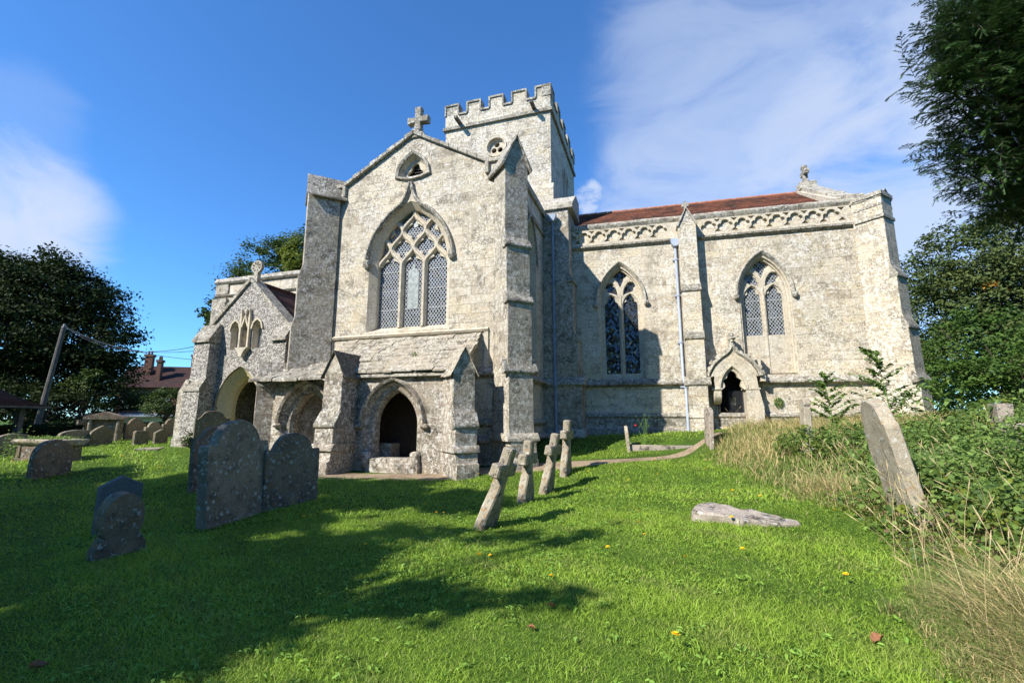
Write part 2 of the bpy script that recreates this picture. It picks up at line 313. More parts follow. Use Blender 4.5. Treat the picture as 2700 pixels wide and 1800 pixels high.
# ------------------------------------------------------------------ geometry helpers
class Fr:                                   # a frame: u along a wall, v into the wall, z up
    def __init__(s, o=(0, 0), deg=0., z=0.):
        a = R(deg); s.o = Vector((o[0], o[1], z)); s.e = Vector((math.cos(a), math.sin(a), 0)); s.n = Vector((-math.sin(a), math.cos(a), 0))
    def p(s, u, v, z): return s.o + s.e * u + s.n * v + Vector((0, 0, z))
class G:
    def __init__(s): s.v = []; s.f = []
    def add(s, vs, fs):
        k = len(s.v); s.v += [tuple(x) for x in vs]; s.f += [tuple(i + k for i in f) for f in fs]
    def box(s, F, u0, u1, v0, v1, z0, z1):
        P = [F.p(u, v, z) for z in (z0, z1) for u, v in ((u0, v0), (u1, v0), (u1, v1), (u0, v1))]
        s.add(P, [(3, 2, 1, 0), (4, 5, 6, 7), (0, 1, 5, 4), (1, 2, 6, 5), (2, 3, 7, 6), (3, 0, 4, 7)])
    def prism(s, F, poly, a, b, ax='u'):    # ax u: poly is (v,z) swept along u; ax v: poly is (u,z) swept along v; ax z: poly (u,v)
        n = len(poly)
        def pt(q, t):
            return F.p(t, q[0], q[1]) if ax == 'u' else (F.p(q[0], t, q[1]) if ax == 'v' else F.p(q[0], q[1], t))
        s.add([pt(q, a) for q in poly] + [pt(q, b) for q in poly],
              [tuple(range(n - 1, -1, -1)), tuple(range(n, 2 * n))] + [(i, (i + 1) % n, n + (i + 1) % n, n + i) for i in range(n)])
    def slab(s, F, outline, holes, v0, v1, back=True):
        pts = [Vector(q) for q in outline]; edges = [(i, (i + 1) % len(outline)) for i in range(len(outline))]
        loops = [list(range(len(outline)))]
        for h in holes:
            k = len(pts); pts += [Vector(q) for q in h]; m = len(h)
            edges += [(k + i, k + (i + 1) % m) for i in range(m)]; loops.append([k + i for i in range(m)])
        r = delaunay_2d_cdt(pts, edges, [], 1, 1e-5)
        vs, fs, orig = r[0], r[2], r[3]
        def inside(c, P):
            k = False
            for i in range(len(P)):
                a, b = P[i - 1], P[i]
                if (a[1] > c[1]) != (b[1] > c[1]) and c[0] < (b[0] - a[0]) * (c[1] - a[1]) / (b[1] - a[1]) + a[0]: k = not k
            return k
        fs = [f for f in fs if inside(sum((vs[i] for i in f), Vector((0, 0))) / len(f), outline) and not any(inside(sum((vs[i] for i in f), Vector((0, 0))) / len(f), h) for h in holes)]
        n = len(vs)
        mp = {}
        for i, o in enumerate(orig):
            for j in o: mp[j] = i
        P = [F.p(q[0], v0, q[1]) for q in vs] + [F.p(q[0], v1, q[1]) for q in vs]
        faces = [tuple(f) for f in fs]
        if back: faces += [tuple(n + i for i in reversed(f)) for f in fs]
        for l in loops:
            l = [mp[i] for i in l]
            for i in range(len(l)):
                a, b = l[i], l[(i + 1) % len(l)]
                if a != b: faces.append((a, b, n + b, n + a))
        s.add(P, faces)
    def loft(s, F, A, va, B, vb, closed=False):
        n = len(A); m = n if closed else n - 1
        s.add([F.p(q[0], va, q[1]) for q in A] + [F.p(q[0], vb, q[1]) for q in B], [(i, (i + 1) % n, n + (i + 1) % n, n + i) for i in range(m)])
    def sweep(s, F, path, prof, closed=False):   # path (u,z); prof (offset, v)
        n = len(path); k = len(prof); P = []
        for i in range(n):
            a = path[(i - 1) % n] if (closed or i) else path[0]; b = path[(i + 1) % n] if (closed or i < n - 1) else path[-1]
            t = Vector((b[0] - a[0], b[1] - a[1])); t.normalize(); nx, nz = -t[1], t[0]
            m = 1.
            if 0 < i < n - 1 or closed:
                c = path[i]; t1 = Vector((c[0] - a[0], c[1] - a[1]))
                if t1.length > 1e-9:
                    t1.normalize(); m = min(1.6, 1 / max(.3, abs(t1.dot(t))))
            for o, v in prof: P.append(F.p(path[i][0] + nx * o * m, v, path[i][1] + nz * o * m))
        fs = []
        for i in range(n if closed else n - 1):
            j = (i + 1) % n
            for q in range(k): fs.append((i * k + q, i * k + (q + 1) % k, j * k + (q + 1) % k, j * k + q))
        if not closed: fs += [tuple(range(k - 1, -1, -1)), tuple((n - 1) * k + q for q in range(k))]
        s.add(P, fs)
    def tube(s, pts, rad, n=7):
        pts = [Vector(p) for p in pts]; P = []
        if not isinstance(rad, (list, tuple)): rad = [rad] * len(pts)
        for i, p in enumerate(pts):
            t = (pts[min(i + 1, len(pts) - 1)] - pts[max(i - 1, 0)]).normalized()
            a = t.orthogonal().normalized() if i == 0 else (a - t * a.dot(t)).normalized()
            b = t.cross(a)
            for q in range(n):
                w = 2 * math.pi * q / n; P.append(p + (a * math.cos(w) + b * math.sin(w)) * rad[i])
        m = len(pts)
        fs = [(i * n + q, i * n + (q + 1) % n, (i + 1) * n + (q + 1) % n, (i + 1) * n + q) for i in range(m - 1) for q in range(n)]
        fs += [tuple(range(n - 1, -1, -1)), tuple((m - 1) * n + q for q in range(n))]
        s.add(P, fs)
    def blob(s, c, r, seed=0, amp=.25, sub=2):
        bm = bmesh.new(); bmesh.ops.create_icosphere(bm, subdivisions=sub, radius=1.)
        r = r if isinstance(r, (tuple, list)) else (r, r, r)
        vs = []
        for v in bm.verts:
            k = 1 + amp * noise.noise(v.co * 2.2 + Vector((seed * 7.1, seed * 3.3, 0)))
            vs.append((c[0] + v.co.x * r[0] * k, c[1] + v.co.y * r[1] * k, c[2] + v.co.z * r[2] * k))
        s.add(vs, [tuple(v.index for v in f.verts) for f in bm.faces]); bm.free()

def add_uv(me):
    uvl = me.uv_layers.new(name='UVMap'); n = len(me.loops)
    if n == 0: return
    co = np.empty(len(me.vertices) * 3); me.vertices.foreach_get('co', co); co = co.reshape(-1, 3)
    lv = np.empty(n, int); me.loops.foreach_get('vertex_index', lv)
    pn = np.empty(len(me.polygons) * 3); me.polygons.foreach_get('normal', pn); pn = pn.reshape(-1, 3)
    tot = np.empty(len(me.polygons), int); me.polygons.foreach_get('loop_total', tot)
    N = np.repeat(pn, tot, 0); P = co[lv]
    ang = np.round(np.arctan2(N[:, 1], N[:, 0]) / R(7.5)) * R(7.5)
    t = np.stack([-np.sin(ang), np.cos(ang), 0 * ang], 1)
    b = np.cross(N, t); flat = np.abs(N[:, 2]) > .93
    u = (P * t).sum(1); v = (P * b).sum(1); steep = np.abs(N[:, 2]) < .35
    v = np.where(steep, P[:, 2], v); u = np.where(flat, P[:, 0], u); v = np.where(flat, P[:, 1], v)
    uvl.data.foreach_set('uv', np.stack([u, v], 1).ravel())

def obj(name, g, mat, parent=None, rough=0., cut=.2, bevel=0., smooth=.6, kind=None, label=None):
    me = bpy.data.meshes.new(name)
    if isinstance(g, G):
        bm = bmesh.new(); vs = [bm.verts.new(v) for v in g.v]
        for f in g.f:
            if len(set(f)) > 2:
                try: bm.faces.new([vs[i] for i in f])
                except ValueError: pass
        bmesh.ops.remove_doubles(bm, verts=bm.verts, dist=1e-4)
        bmesh.ops.recalc_face_normals(bm, faces=bm.faces)
        if bevel:
            es = [e for e in bm.edges if len(e.link_faces) == 2 and e.calc_face_angle(0) > .5]
            bmesh.ops.bevel(bm, geom=es, offset=bevel, segments=1, affect='EDGES', clamp_overlap=True)
        if rough:
            for _ in range(6):
                es = [e for e in bm.edges if e.calc_length() > cut]
                if not es: break
                bmesh.ops.subdivide_edges(bm, edges=es, cuts=1, use_grid_fill=True)
                bmesh.ops.triangulate(bm, faces=[f for f in bm.faces if len(f.verts) > 4])
            bm.normal_update()
            for v in bm.verts:
                c = v.co; k = noise.noise(c * 3.1) * .6 + noise.noise(c * 8.3) * .4 + noise.noise(c * 21.) * .25
                v.co = c + v.normal * k * rough
        bm.to_mesh(me); bm.free()
    else: me = g
    me.polygons.foreach_set('use_smooth', [True] * len(me.polygons))
    me.set_sharp_from_angle(angle=smooth)
    if not me.uv_layers: add_uv(me)
    me.materials.append(MAT[mat] if isinstance(mat, str) else mat)
    o = bpy.data.objects.new(name, me); COL.objects.link(o)
    if parent:
        o.parent = parent
        o.matrix_parent_inverse = Matrix.Translation(-world_loc(parent))
    if kind: o['kind'] = kind
    if label: o['label'] = label
    return o
def world_loc(o):
    l = Vector(o.location)
    if o.parent: l = l + world_loc(o.parent) + o.matrix_parent_inverse.translation
    return l
def thing(name, label, cat, loc=(0, 0, 0), group=None):
    o = bpy.data.objects.new(name, None); COL.objects.link(o); o.location = loc; o.empty_display_size = .3
    o['label'] = label; o['category'] = cat
    if group: o['group'] = group
    return o
def tag(o, label, cat, group=None):
    o['label'] = label; o['category'] = cat
    if group: o['group'] = group
    return o

def arch(cx, w, z0, zs, rise, n=12):        # closed outline of a pointed opening (u,z), clockwise from bottom left
    h = w / 2; Rr = (h * h + rise * rise) / w; c = h - Rr; pts = [(cx - h, z0)] if z0 is not None else []
    th = math.atan2(rise, -c) if c < 0 else math.atan2(rise, -c)
    a1 = math.acos(max(-1, min(1, (0 - c) / Rr)))
    right = [(cx + c + Rr * math.cos(a1 * i / n), zs + Rr * math.sin(a1 * i / n)) for i in range(n + 1)]
    left = [(2 * cx - x, z) for x, z in right]
    pts += left + right[::-1][1:]
    if z0 is not None: pts.append((cx + h, z0))
    return pts
def cat_rom(pts, n=5):
    out_ = []
    for i in range(len(pts) - 1):
        p0 = Vector(pts[max(i - 1, 0)]); p1 = Vector(pts[i]); p2 = Vector(pts[i + 1]); p3 = Vector(pts[min(i + 2, len(pts) - 1)])
        for k in range(n):
            t = k / n
            out_.append(tuple(.5 * ((2 * p1) + (p2 - p0) * t + (2 * p0 - 5 * p1 + 4 * p2 - p3) * t * t + (3 * p1 - p0 - 3 * p2 + p3) * t ** 3)))
    out_.append(tuple(pts[-1])); return out_
def ring(g, F, outer, vo, inner, vi): g.loft(F, outer, vo, inner, vi)
def lattice(g, F, u0, u1, z0, z1, v, c=.105, w=.013):
    k = .75; L = (u1 - u0) + (z1 - z0) * k     # two families of diagonal strips
    def clip(s, sg):
        # points with u-u0 + sg*k*z = s
        P = []
        for z in (z0, z1):
            u = s - sg * k * z
            if u0 <= u <= u1: P.append((u, z))
        for u in (u0, u1):
            z = (s - u) / (sg * k)
            if z0 < z < z1: P.append((u, z))
        return P[:2] if len(P) >= 2 else None
    for sg in (1, -1):
        lo = min(u0 + sg * k * z0, u0 + sg * k * z1); hi = max(u1 + sg * k * z0, u1 + sg * k * z1)
        s = math.ceil(lo / c) * c
        while s < hi:
            q = clip(s, sg); s += c
            if q and (Vector(q[0]) - Vector(q[1])).length > .03:
                g.sweep(F, q, [(-w / 2, v), (w / 2, v), (w / 2, v + .012), (-w / 2, v + .012)])
    z = z0
    while z < z1:
        g.box(F, u0, u1, v - .004, v + .008, z - .007, z + .007); z += .62

# ------------------------------------------------------------------ terrain
CP = np.array([(0,0,0),(-3,3,0),(3,3,.1),(-2.6,6.7,0),(-2.6,9.3,0.05),(-5,10,.15),(-7,10,.2),(-10,10,.35),(-12.5,11.5,.55),(-16,12.2,.65),(-3.9,11.4,.35),(-3,13,.55),(-2.6,16.3,.95),(-1,16.5,1.05),(1,16.5,1.15),(2.5,16.3,1.28),(4.5,17,1.4),(7,17.3,1.55),(9,17,1.7),(0,9,.2),(0,12,.5),(2,9,.4),(4,7,.5),(4,12,1.0),(6,10,1.1),(8,6,.7),(2,5,.15),(-8,5,0),(-12,6,.15),(-18,8,.4),(-20,16,.7),(-25,25,.8),(-40,35,.9),(-10,30,1.2),(10,30,2.0),(30,20,2.0),(15,8,1.2),(-20,-10,-.2),(20,-10,.3),(0,-10,-.2),(-70,60,1),(60,60,2.2),(0,80,1.6)])
def hgt(x, y):
    x = np.asarray(x, float); y = np.asarray(y, float)
    d2 = (x[..., None] - CP[:, 0]) ** 2 + (y[..., None] - CP[:, 1]) ** 2
    w = 1 / (d2 + 1.2) ** 2
    return (w * CP[:, 2]).sum(-1) / w.sum(-1)
def H(x, y): return float(hgt(x, y))
def np_mesh(name, V, Fq, tint=None):
    me = bpy.data.meshes.new(name); V = np.asarray(V, np.float32); Fq = np.asarray(Fq, np.int32); k = Fq.shape[1]
    me.vertices.add(len(V)); me.vertices.foreach_set('co', V.ravel())
    me.loops.add(Fq.size); me.loops.foreach_set('vertex_index', Fq.ravel())
    me.polygons.add(len(Fq)); me.polygons.foreach_set('loop_start', np.arange(len(Fq), dtype=np.int32) * k)
    me.update(calc_edges=True)
    if tint is not None:
        a = me.attributes.new('tint', 'FLOAT_COLOR', 'POINT'); t = np.ones((len(V), 4), np.float32); t[:, :tint.shape[1]] = tint
        a.data.foreach_set('color', t.ravel())
    return me
def axis(lo, hi, c0, c1, fine, coarse):
    xs = [c0]; s = fine
    while xs[-1] < c1: xs.append(xs[-1] + fine)
    a = list(xs); s = fine
    while a[-1] < hi: s = min(coarse, s * 1.25); a.append(a[-1] + s)
    s = fine
    while a[0] > lo: s = min(coarse, s * 1.25); a.insert(0, a[0] - s)
    return np.array(a)
gx = axis(-900, 900, -20, 12, .3, 80); gy = axis(-300, 1500, -2, 20, .3, 80)
GX, GY = np.meshgrid(gx, gy); GZ = hgt(GX, GY)
nx, ny = len(gx), len(gy)
idx = np.arange(nx * ny).reshape(ny, nx)
Q = np.stack([idx[:-1, :-1], idx[:-1, 1:], idx[1:, 1:], idx[1:, :-1]], -1).reshape(-1, 4)
me = np_mesh('ground', np.stack([GX, GY, GZ], -1).reshape(-1, 3), Q)
g_ = obj('ground', me, 'ground', kind='structure', smooth=3.)

# ------------------------------------------------------------------ church
church = thing('church', 'old lichened limestone church with battlemented tower, gabled transept and red tiled chancel roof', 'church', (-6, 14, .3))
T = Fr((0, 0)); s2 = math.sqrt(.5)
def part(name, g, mat, parent=church, **k): return obj(name, g, mat, parent, **k)
def buttress(F, w, prof, zb, mat, name='buttress', slabs=(), rough=.012, parent=church, base=()):
    """prof: (p, z) from the foot up; F.n points into the wall"""
    g = G(); poly = [(0.25, zb)] + [(-p, z) for p, z in prof] + [(0.25, prof[-1][1])]
    g.prism(F, poly, -w / 2, w / 2)
    for p0, p1, z0, z1, ex in base: g.prism(F, [(0.2, z0), (-p0, z0), (-p0, z0 + (z1 - z0) * .35), (-p1, z1), (0.2, z1)], -w / 2 - ex, w / 2 + ex)
    b = part(name, g, mat, parent, rough=rough, cut=.22, bevel=.012)
    if slabs:
        for p0, z0, p1, z1, ex in slabs:    # sloping weathering stones: (outer p, lower z, inner p, upper z, side overhang)
            h = G(); h.prism(F, [(-p1 + .02, z1), (-p0 - .045, z0 + .02), (-p0 - .045, z0 - .05), (-p0 + .03, z0 - .09), (-p1 + .06, z0 - .09)], -w / 2 - ex, w / 2 + ex)
            obj('weathering', h, 'weathering', b, rough=.016, cut=.12, bevel=.012)
    return b
def gablet(F, b, w, pf, pb, ze, zr, ov=.1, th=.09, mat='weathering', tile=False, front=True):
    """little pitched roof over a buttress: front at p=pf, back at p=pb"""
    if front:
        g = G(); g.prism(F, [(-w / 2, ze - .05), (w / 2, ze - .05), (w / 2, ze), (0, zr - .02), (-w / 2, ze)], -pf, -pb, 'v'); obj('gable_head', g, 'grey_ashlar', b, rough=.008, cut=.25)
    h = G(); hw = w / 2 + ov; sl = (zr - ze) / (w / 2); zl = ze - ov * sl
    for sg in (-1, 1):
        if tile:
            n = 5
            for i in range(n):
                a0, a1 = i / n, (i + 1.12) / n
                x0, x1 = sg * hw * a0, sg * hw * min(1, a1); z0 = zr + .03 - (zr - zl) * a0; z1 = zr + .03 - (zr - zl) * min(1, a1)
                y = -pf - .05
                while y < -pb:
                    d = random.uniform(.2, .42); e = min(-pb, y + d) - .006; j = random.uniform(0, .022)
                    t = th * random.uniform(.5, .8)
                    h.prism(F, [(x0, z0 + j), (x1, z1 + j + .012), (x1, z1 + j + .012 - t), (x0, z0 + j - t)], y, e, 'v'); y += d
        else:
            h.prism(F, [(0, zr + th), (sg * hw, zl + th), (sg * hw, zl + .01), (sg * (hw - .05), zl - .035), (0, zr - .01)], -pf - .06, -pb, 'v')
    obj('stone_roof', h, mat, b, rough=.014, cut=.14, bevel=.01)

XW, XE, YS, TC = -10.2, -3.9, 12.0, -7.12       # south transept
# south gable wall with the great window and the little louvred window
wc = -7.16; wz = 6.39
louv = [(-7.64, 9.27), (-7.60, 9.5), (-7.48, 9.7), (-7.3, 9.86), (-7.12, 9.97), (-6.94, 9.86), (-6.76, 9.7), (-6.64, 9.5), (-6.6, 9.27), (-6.85, 9.19), (-7.12, 9.165), (-7.39, 9.19)]
outer = arch(wc, 2.82, 4.2, wz, 1.98, 14); inner = arch(wc, 2.44, 4.36, wz, 1.78, 14)
g = G(); g.slab(T, [(XW, -.3), (XE, -.3), (XE, 9.2), (-4.62, 9.2), (TC, 10.64), (-9.62, 9.2), (XW, 9.2)], [outer, louv], YS, YS + .62)
part('transept_wall', g, 'ashlar')
g = G(); ring(g, T, outer, YS - .004, inner, YS + .2); ring(g, T, inner, YS + .2, inner, YS + .5)
g.prism(T, [(YS - .03, 4.2), (YS + .5, 4.46), (YS + .5, 4.3), (YS - .03, 4.12)], wc - 1.45, wc + 1.45)     # sloping sill
gw = part('window', g, 'trim', smooth=.4)
# reticulated tracery
Wd, hh = .81, .565
def inarch(x, z, m=0.):
    w_, r_ = 2.44 - 2 * m, 1.78 - 1.3 * m
    if z < wz: return abs(x - wc) <= w_ / 2
    h = w_ / 2; Rr = (h * h + r_ * r_) / w_; c = h - Rr
    return (abs(x - wc) - c) ** 2 + (z - wz) ** 2 <= Rr * Rr
mull = [wc - Wd / 2, wc + Wd / 2]
tb = G(); cu = G()
prof = lambda k: [(-.085, YS + .40), (-.085, YS + .29 + k), (-.03, YS + .215 + k), (.03, YS + .215 + k), (.085, YS + .29 + k), (.085, YS + .40)]
ki = 0
for x in mull: tb.sweep(T, [(x, 4.36), (x, wz + .02)], prof(ki)); ki += .003
for xk, sides in ((wc - 1.5 * Wd, (1,)), (mull[0], (-1, 1)), (mull[1], (-1, 1)), (wc + 1.5 * Wd, (-1,))):
    for sg in sides:
        P = []
        for i in range(0, 61):
            z = wz + 3.2 * hh * i / 60; t = (z - wz) / hh
            x = xk + sg * (Wd / 2 - .012) * (1 - math.cos(math.pi * t)) / 2
            if not inarch(x, z, -.06): 
                if P: break
                continue
            P.append((x, z))
        if len(P) > 2: tb.sweep(T, P, prof(ki)); ki += .003
def cusp(x, z, dx, dz, L, wdt=.17):
    n = Vector((dx, dz)).normalized(); t = Vector((-n[1], n[0])); c = Vector((x, z))
    pts = [c - t * wdt, c + t * wdt] + [c + t * wdt * q + n * L * (1 - abs(q)) ** 1.6 for q in (.5, .2)] + [c + n * L] + [c + t * wdt * q + n * L * (1 - abs(q)) ** 1.6 for q in (-.2, -.5)]
    cu.slab(T, [tuple(p) for p in pts], [], YS + .285, YS + .36)
def bar(xk, sg, t): return (xk + sg * (Wd / 2) * (1 - math.cos(math.pi * t)) / 2, wz + hh * t)
for i in range(3):                          # heads of the three lights
    xl, xr = wc + (i - 1.5) * Wd, wc + (i - .5) * Wd
    x, z = bar(xl, 1, .42); cusp(x + .02, z, 1, -.35, .17)
    x, z = bar(xr, -1, .42); cusp(x - .02, z, -1, -.35, .17)
for xk, t0 in ((mull[0], 0), (mull[1], 0), (wc, 1)):      # net cells
    for sg in (-1, 1):
        for t, up in ((.55, .5), (1.45, -.5)):
            x = xk + sg * (Wd / 2) * (1 - math.cos(math.pi * t)) / 2; z = wz + hh * (t + t0)
            if inarch(x, z, .02): cusp(x - sg * .02, z, -sg, up * .6, .15)
for sg in (-1, 1):
    for z, dz in ((wz + .78, .2), (wz + 1.12, -.3)):
        cusp(wc + sg * (1.16 - (.12 if z < 7.3 else .34)), z, -sg, dz, .13)
kk = len(tb.v); tb.add(cu.v, cu.f); obj('tracery', tb, 'trim', gw, smooth=.5)
gg = G(); gg.slab(T, arch(wc, 2.5, 4.3, wz, 1.82, 10), [], YS + .375, YS + .39, back=False); obj('glass', gg, 'glass', gw)
lg = G(); lattice(lg, T, wc - 1.24, wc + 1.24, 4.34, 8.15, YS + .352, .105, .014); obj('lead_lattice', lg, 'lead', gw)
pg = G()                                    # pale figure panel and roundel set in the leaded glass
pg.slab(T, [(-7.35, 4.95), (-6.98, 4.95), (-6.98, 6.12), (-7.03, 6.22), (-7.12, 6.25), (-7.12, 6.36), (-7.165, 6.42), (-7.21, 6.36), (-7.21, 6.25), (-7.3, 6.22), (-7.35, 6.12)], [], YS + .338, YS + .35)
obj('pale_panel', pg, 'frost', gw)
pg = G(); pg.slab(T, [(wc + .14 * math.cos(a * .3927), 7.78 + .15 * math.sin(a * .3927)) for a in range(16)], [], YS + .338, YS + .35); obj('roundel', pg, 'frost', gw)
half = [(1.475, 6.5), (1.44, 6.77), (1.36, 7.02), (1.22, 7.34), (.99, 7.67), (.76, 7.92), (.53, 8.1), (.30, 8.26), (.16, 8.46), (.075, 8.66), (.0, 8.97)]
hl = cat_rom([(wc - a, z) for a, z in half], 4); hr = cat_rom([(wc + a, z) for a, z in half], 4)
hg = G()
for pth in (hl, hr[::-1]): hg.sweep(T, pth, [(-.05, YS + .02), (-.05, YS - .05), (.015, YS - .12), (.06, YS - .12), (.085, YS + .02)])
for sg in (-1, 1):                          # dressed ogee surround between hood and opening
    pass
for sg in (-1, 1): hg.blob((wc + sg * 1.475, YS - .06, 6.42), (.12, .12, .15), sg + 3, .6)
obj('hood_mould', hg, 'weathering', gw, rough=.006, cut=.12)
sg_ = G(); oo = [q for q in hl] + [q for q in hr[::-1]][1:]
ar = arch(wc, 2.82, None, wz, 1.98, 14); sg_.slab(T, oo + ar[::-1], [], YS - .012, YS + .02); obj('surround', sg_, 'trim', gw)

lw = G(); inl = [(wc + .04 + (x - wc - .04) * .80, 9.5 + (z - 9.5) * .80 - .02) for x, z in louv]
lw.loft(T, louv, YS - .004, inl, YS + .16, True); lw.loft(T, inl, YS + .16, inl, YS + .5, True)
def trefoil(cx, cz, r, n=9):
    P = []
    for k, a0 in enumerate((90, 210, 330)):
        ox, oz = cx + r * .55 * math.cos(R(a0)), cz + r * .55 * math.sin(R(a0))
        for i in range(n): a = R(a0 - 100 + 200 * i / (n - 1)); P.append((ox + r * .5 * math.cos(a), oz + r * .5 * math.sin(a)))
    return P
big = [(wc + .04 + (x - wc - .04) * .84, 9.5 + (z - 9.5) * .84 - .02) for x, z in louv]
lw.slab(T, big, [trefoil(wc + .04, 9.43, .29)], YS + .15, YS + .24)
lwo = part('louvre_window', lw, 'trim', smooth=.5)
hg = G(); hg.sweep(T, [(wc + .04 + (x - wc - .04) * 1.12, 9.5 + (z - 9.5) * 1.14) for x, z in louv], [(-.06, YS + .02), (-.05, YS - .06), (.03, YS - .09), (.06, YS + .02)], True); obj('hood_mould', hg, 'coping', lwo, rough=.006, cut=.15)
lg = G()
for i in range(7):
    z = 9.06 + i * .1; lg.prism(T, [(YS + .25, z), (YS + .42, z + .1), (YS + .42, z + .115), (YS + .25, z + .018)], -7.6, -6.6)
obj('louvre', lg, 'greywood', lwo)
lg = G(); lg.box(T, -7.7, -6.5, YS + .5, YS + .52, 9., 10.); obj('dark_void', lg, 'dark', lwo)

# side walls, strings, copings, roof
g = G(); F = Fr((XE, YS + .6), 90)           # east wall: u runs north, v runs west
ew = arch(1.75, 1.5, 3.6, 6.9, 1.5, 10)
g.slab(F, [(0, -.3), (4.2, -.3), (4.2, 9.2), (0, 9.2)], [ew], 0, .6); part('transept_side_wall', g, 'ashlar')
g = G(); ring(g, F, ew, 0, arch(1.75, 1.2, 3.75, 6.9, 1.3, 10), .25); g.sweep(F, [(1.75, 3.7), (1.75, 7.9)], [(-.07, .3), (0, .15), (.07, .3)])
w_ = part('window', g, 'trim'); g = G(); g.slab(F, ew, [], .3, .32); obj('glass', g, 'glass', w_)
g = G(); g.sweep(F, arch(1.75, 1.62, None, 6.9, 1.62, 10), [(-.05, .02), (-.04, -.07), (.05, -.07), (.05, .02)]); obj('hood_mould', g, 'weathering', w_)
g = G(); g.box(Fr((XW, YS + .6), 90), 0, 4.2, -.6, 0, -.3, 9.2); part('transept_side_wall', g, 'ashlar')
g = G(); g.prism(T, [(XW + .2, 9.2), (XE - .2, 9.2), (TC, 10.5)], YS + .6, 17.6, 'v'); part('transept_roof', g, 'darktile')
g = G()
for i in range(8):                           # stepped coping stones up both slopes of the gable
    for sg, x0, x1 in ((-1, -9.66, TC), (1, -4.58, TC)):
        a, b = i / 8, (i + 1) / 8 - .004; xa = x0 + (x1 - x0) * a; xb = x0 + (x1 - x0) * b; za = 9.2 + 1.44 * a; zb = 9.2 + 1.44 * b
        j = (.035 * (i % 2) + random.uniform(0, .02)) if sg < 0 else random.uniform(0, .012)
        g.prism(T, [(xa, za), (xb, zb), (xb, zb + .10 + j), (xa, za + .13 + j)], YS - .11, YS + .62, 'v')
for x, sg in ((-9.66, -1), (-4.58, 1)): g.prism(T, [(x - .06, 8.86), (x + .06, 8.86), (x + .06, 9.3), (x - .06, 9.3)], YS - .1, YS + .3, 'v')
for x0, x1 in ((XW + .1, -9.7), (-4.54, XE - .1)): g.box(T, x0, x1, YS - .08, YS + .6, 9.2, 9.32)
part('gable_coping', g, 'coping', rough=.012, cut=.14, bevel=.01)
g = G(); g.box(F, -.3, 4.2, -.1, .5, 9.2, 9.42); g.box(F, .0, 4.2, -.07, .1, 8.42, 8.55); part('parapet_coping', g, 'weathering', rough=.012, cut=.2)
# cross on the gable
g = G(); g.prism(T, [(-7.42, 10.52), (-6.7, 10.52), (-6.78, 10.68), (-6.92, 10.72), (-6.94, 10.84), (-7.2, 10.84), (-7.22, 10.72), (-7.34, 10.7)], YS - .06, YS + .38, 'v')
cx = -7.05
g.prism(T, [(cx - .13, 10.82), (cx + .13, 10.82), (cx + .095, 11.12), (cx + .37, 11.09), (cx + .37, 11.33), (cx + .095, 11.3), (cx + .12, 11.66), (cx - .12, 11.66), (cx - .095, 11.3), (cx - .37, 11.33), (cx - .37, 11.09), (cx - .095, 11.12)], YS + .02, YS + .24, 'v')
part('gable_cross', g, 'weathering', rough=.012, cut=.08, bevel=.015)
# plinth string and base of the transept
g = G()
for z0, z1, p0, p1 in ((2.78, 3.02, .16, .02), (1.42, 1.6, .12, .05), (.95, 1.12, .2, .12)):
    g.prism(T, [(YS + .1, z0 - .03), (YS - p1, z0 - .06), (YS - p0, z0 + .02), (YS - p0, z0 + .06), (YS - p1 * .5, z1), (YS + .1, z1)], -4.9, XE + .05)
    g.prism(F, [(.1, z0 - .03), (-p1, z0 - .06), (-p0, z0 + .02), (-p0, z0 + .06), (-p1 * .5, z1), (.1, z1)], -.7, 3.8)
g.box(T, -4.9, XE + .1, YS - .13, YS + .05, -.2, 1.0)
part('plinth_string', g, 'weathering', rough=.012, cut=.2)
g = G(); g.prism(T, [(YS + .05, 4.02), (YS - .05, 4.03), (YS - .09, 4.09), (YS - .02, 4.15), (YS + .05, 4.15)], -9.86, -4.5)
g.box(T, -4.62, -4.5, YS - .05, YS + .02, 3.0, 4.02); g.box(T, -9.86, -9.74, YS - .05, YS + .02, 3.6, 4.02); part('roof_drip_mould', g, 'trim', rough=.008, cut=.2)

# diagonal buttresses of the transept
FE = Fr((XE, YS), 45); FW = Fr((XW, YS), -45)
b = buttress(FE, .74, [(.95, -.2), (.95, .55), (.86, .62), (.84, 1.05), (.74, 1.2), (.72, 1.5), (.70, 2.9), (.66, 3.05), (.66, 4.75), (.57, 5.0), (.57, 6.35), (.47, 6.6), (.47, 8.95)], -.3, 'grey_ashlar',
             slabs=((.70, 2.82, .62, 3.12, .14), (.66, 4.72, .55, 4.98, .05), (.57, 6.32, .45, 6.62, .05)), base=((.86, .76, 1.02, 1.22, .1),))
gablet(FE, b, .74, .47, -.45, 8.92, 9.66, .13, .07)
b = buttress(FW, .75, [(.95, -.2), (.95, 3.0), (.93, 4.38), (.85, 4.72), (.85, 5.98), (.73, 6.4), (.73, 8.95)], -.3, 'grey_ashlar', slabs=())
gablet(FW, b, .75, .73, -.45, 8.92, 9.6, .13, .08, tile=True)
b = buttress(FW, .86, [(1.70, -.2), (1.70, 2.62)], -.3, 'porch_ashlar', rough=.014)
gablet(FW, b, .86, 1.66, .2, 2.66, 3.24, .12, .13, 'weathering', tile=True)

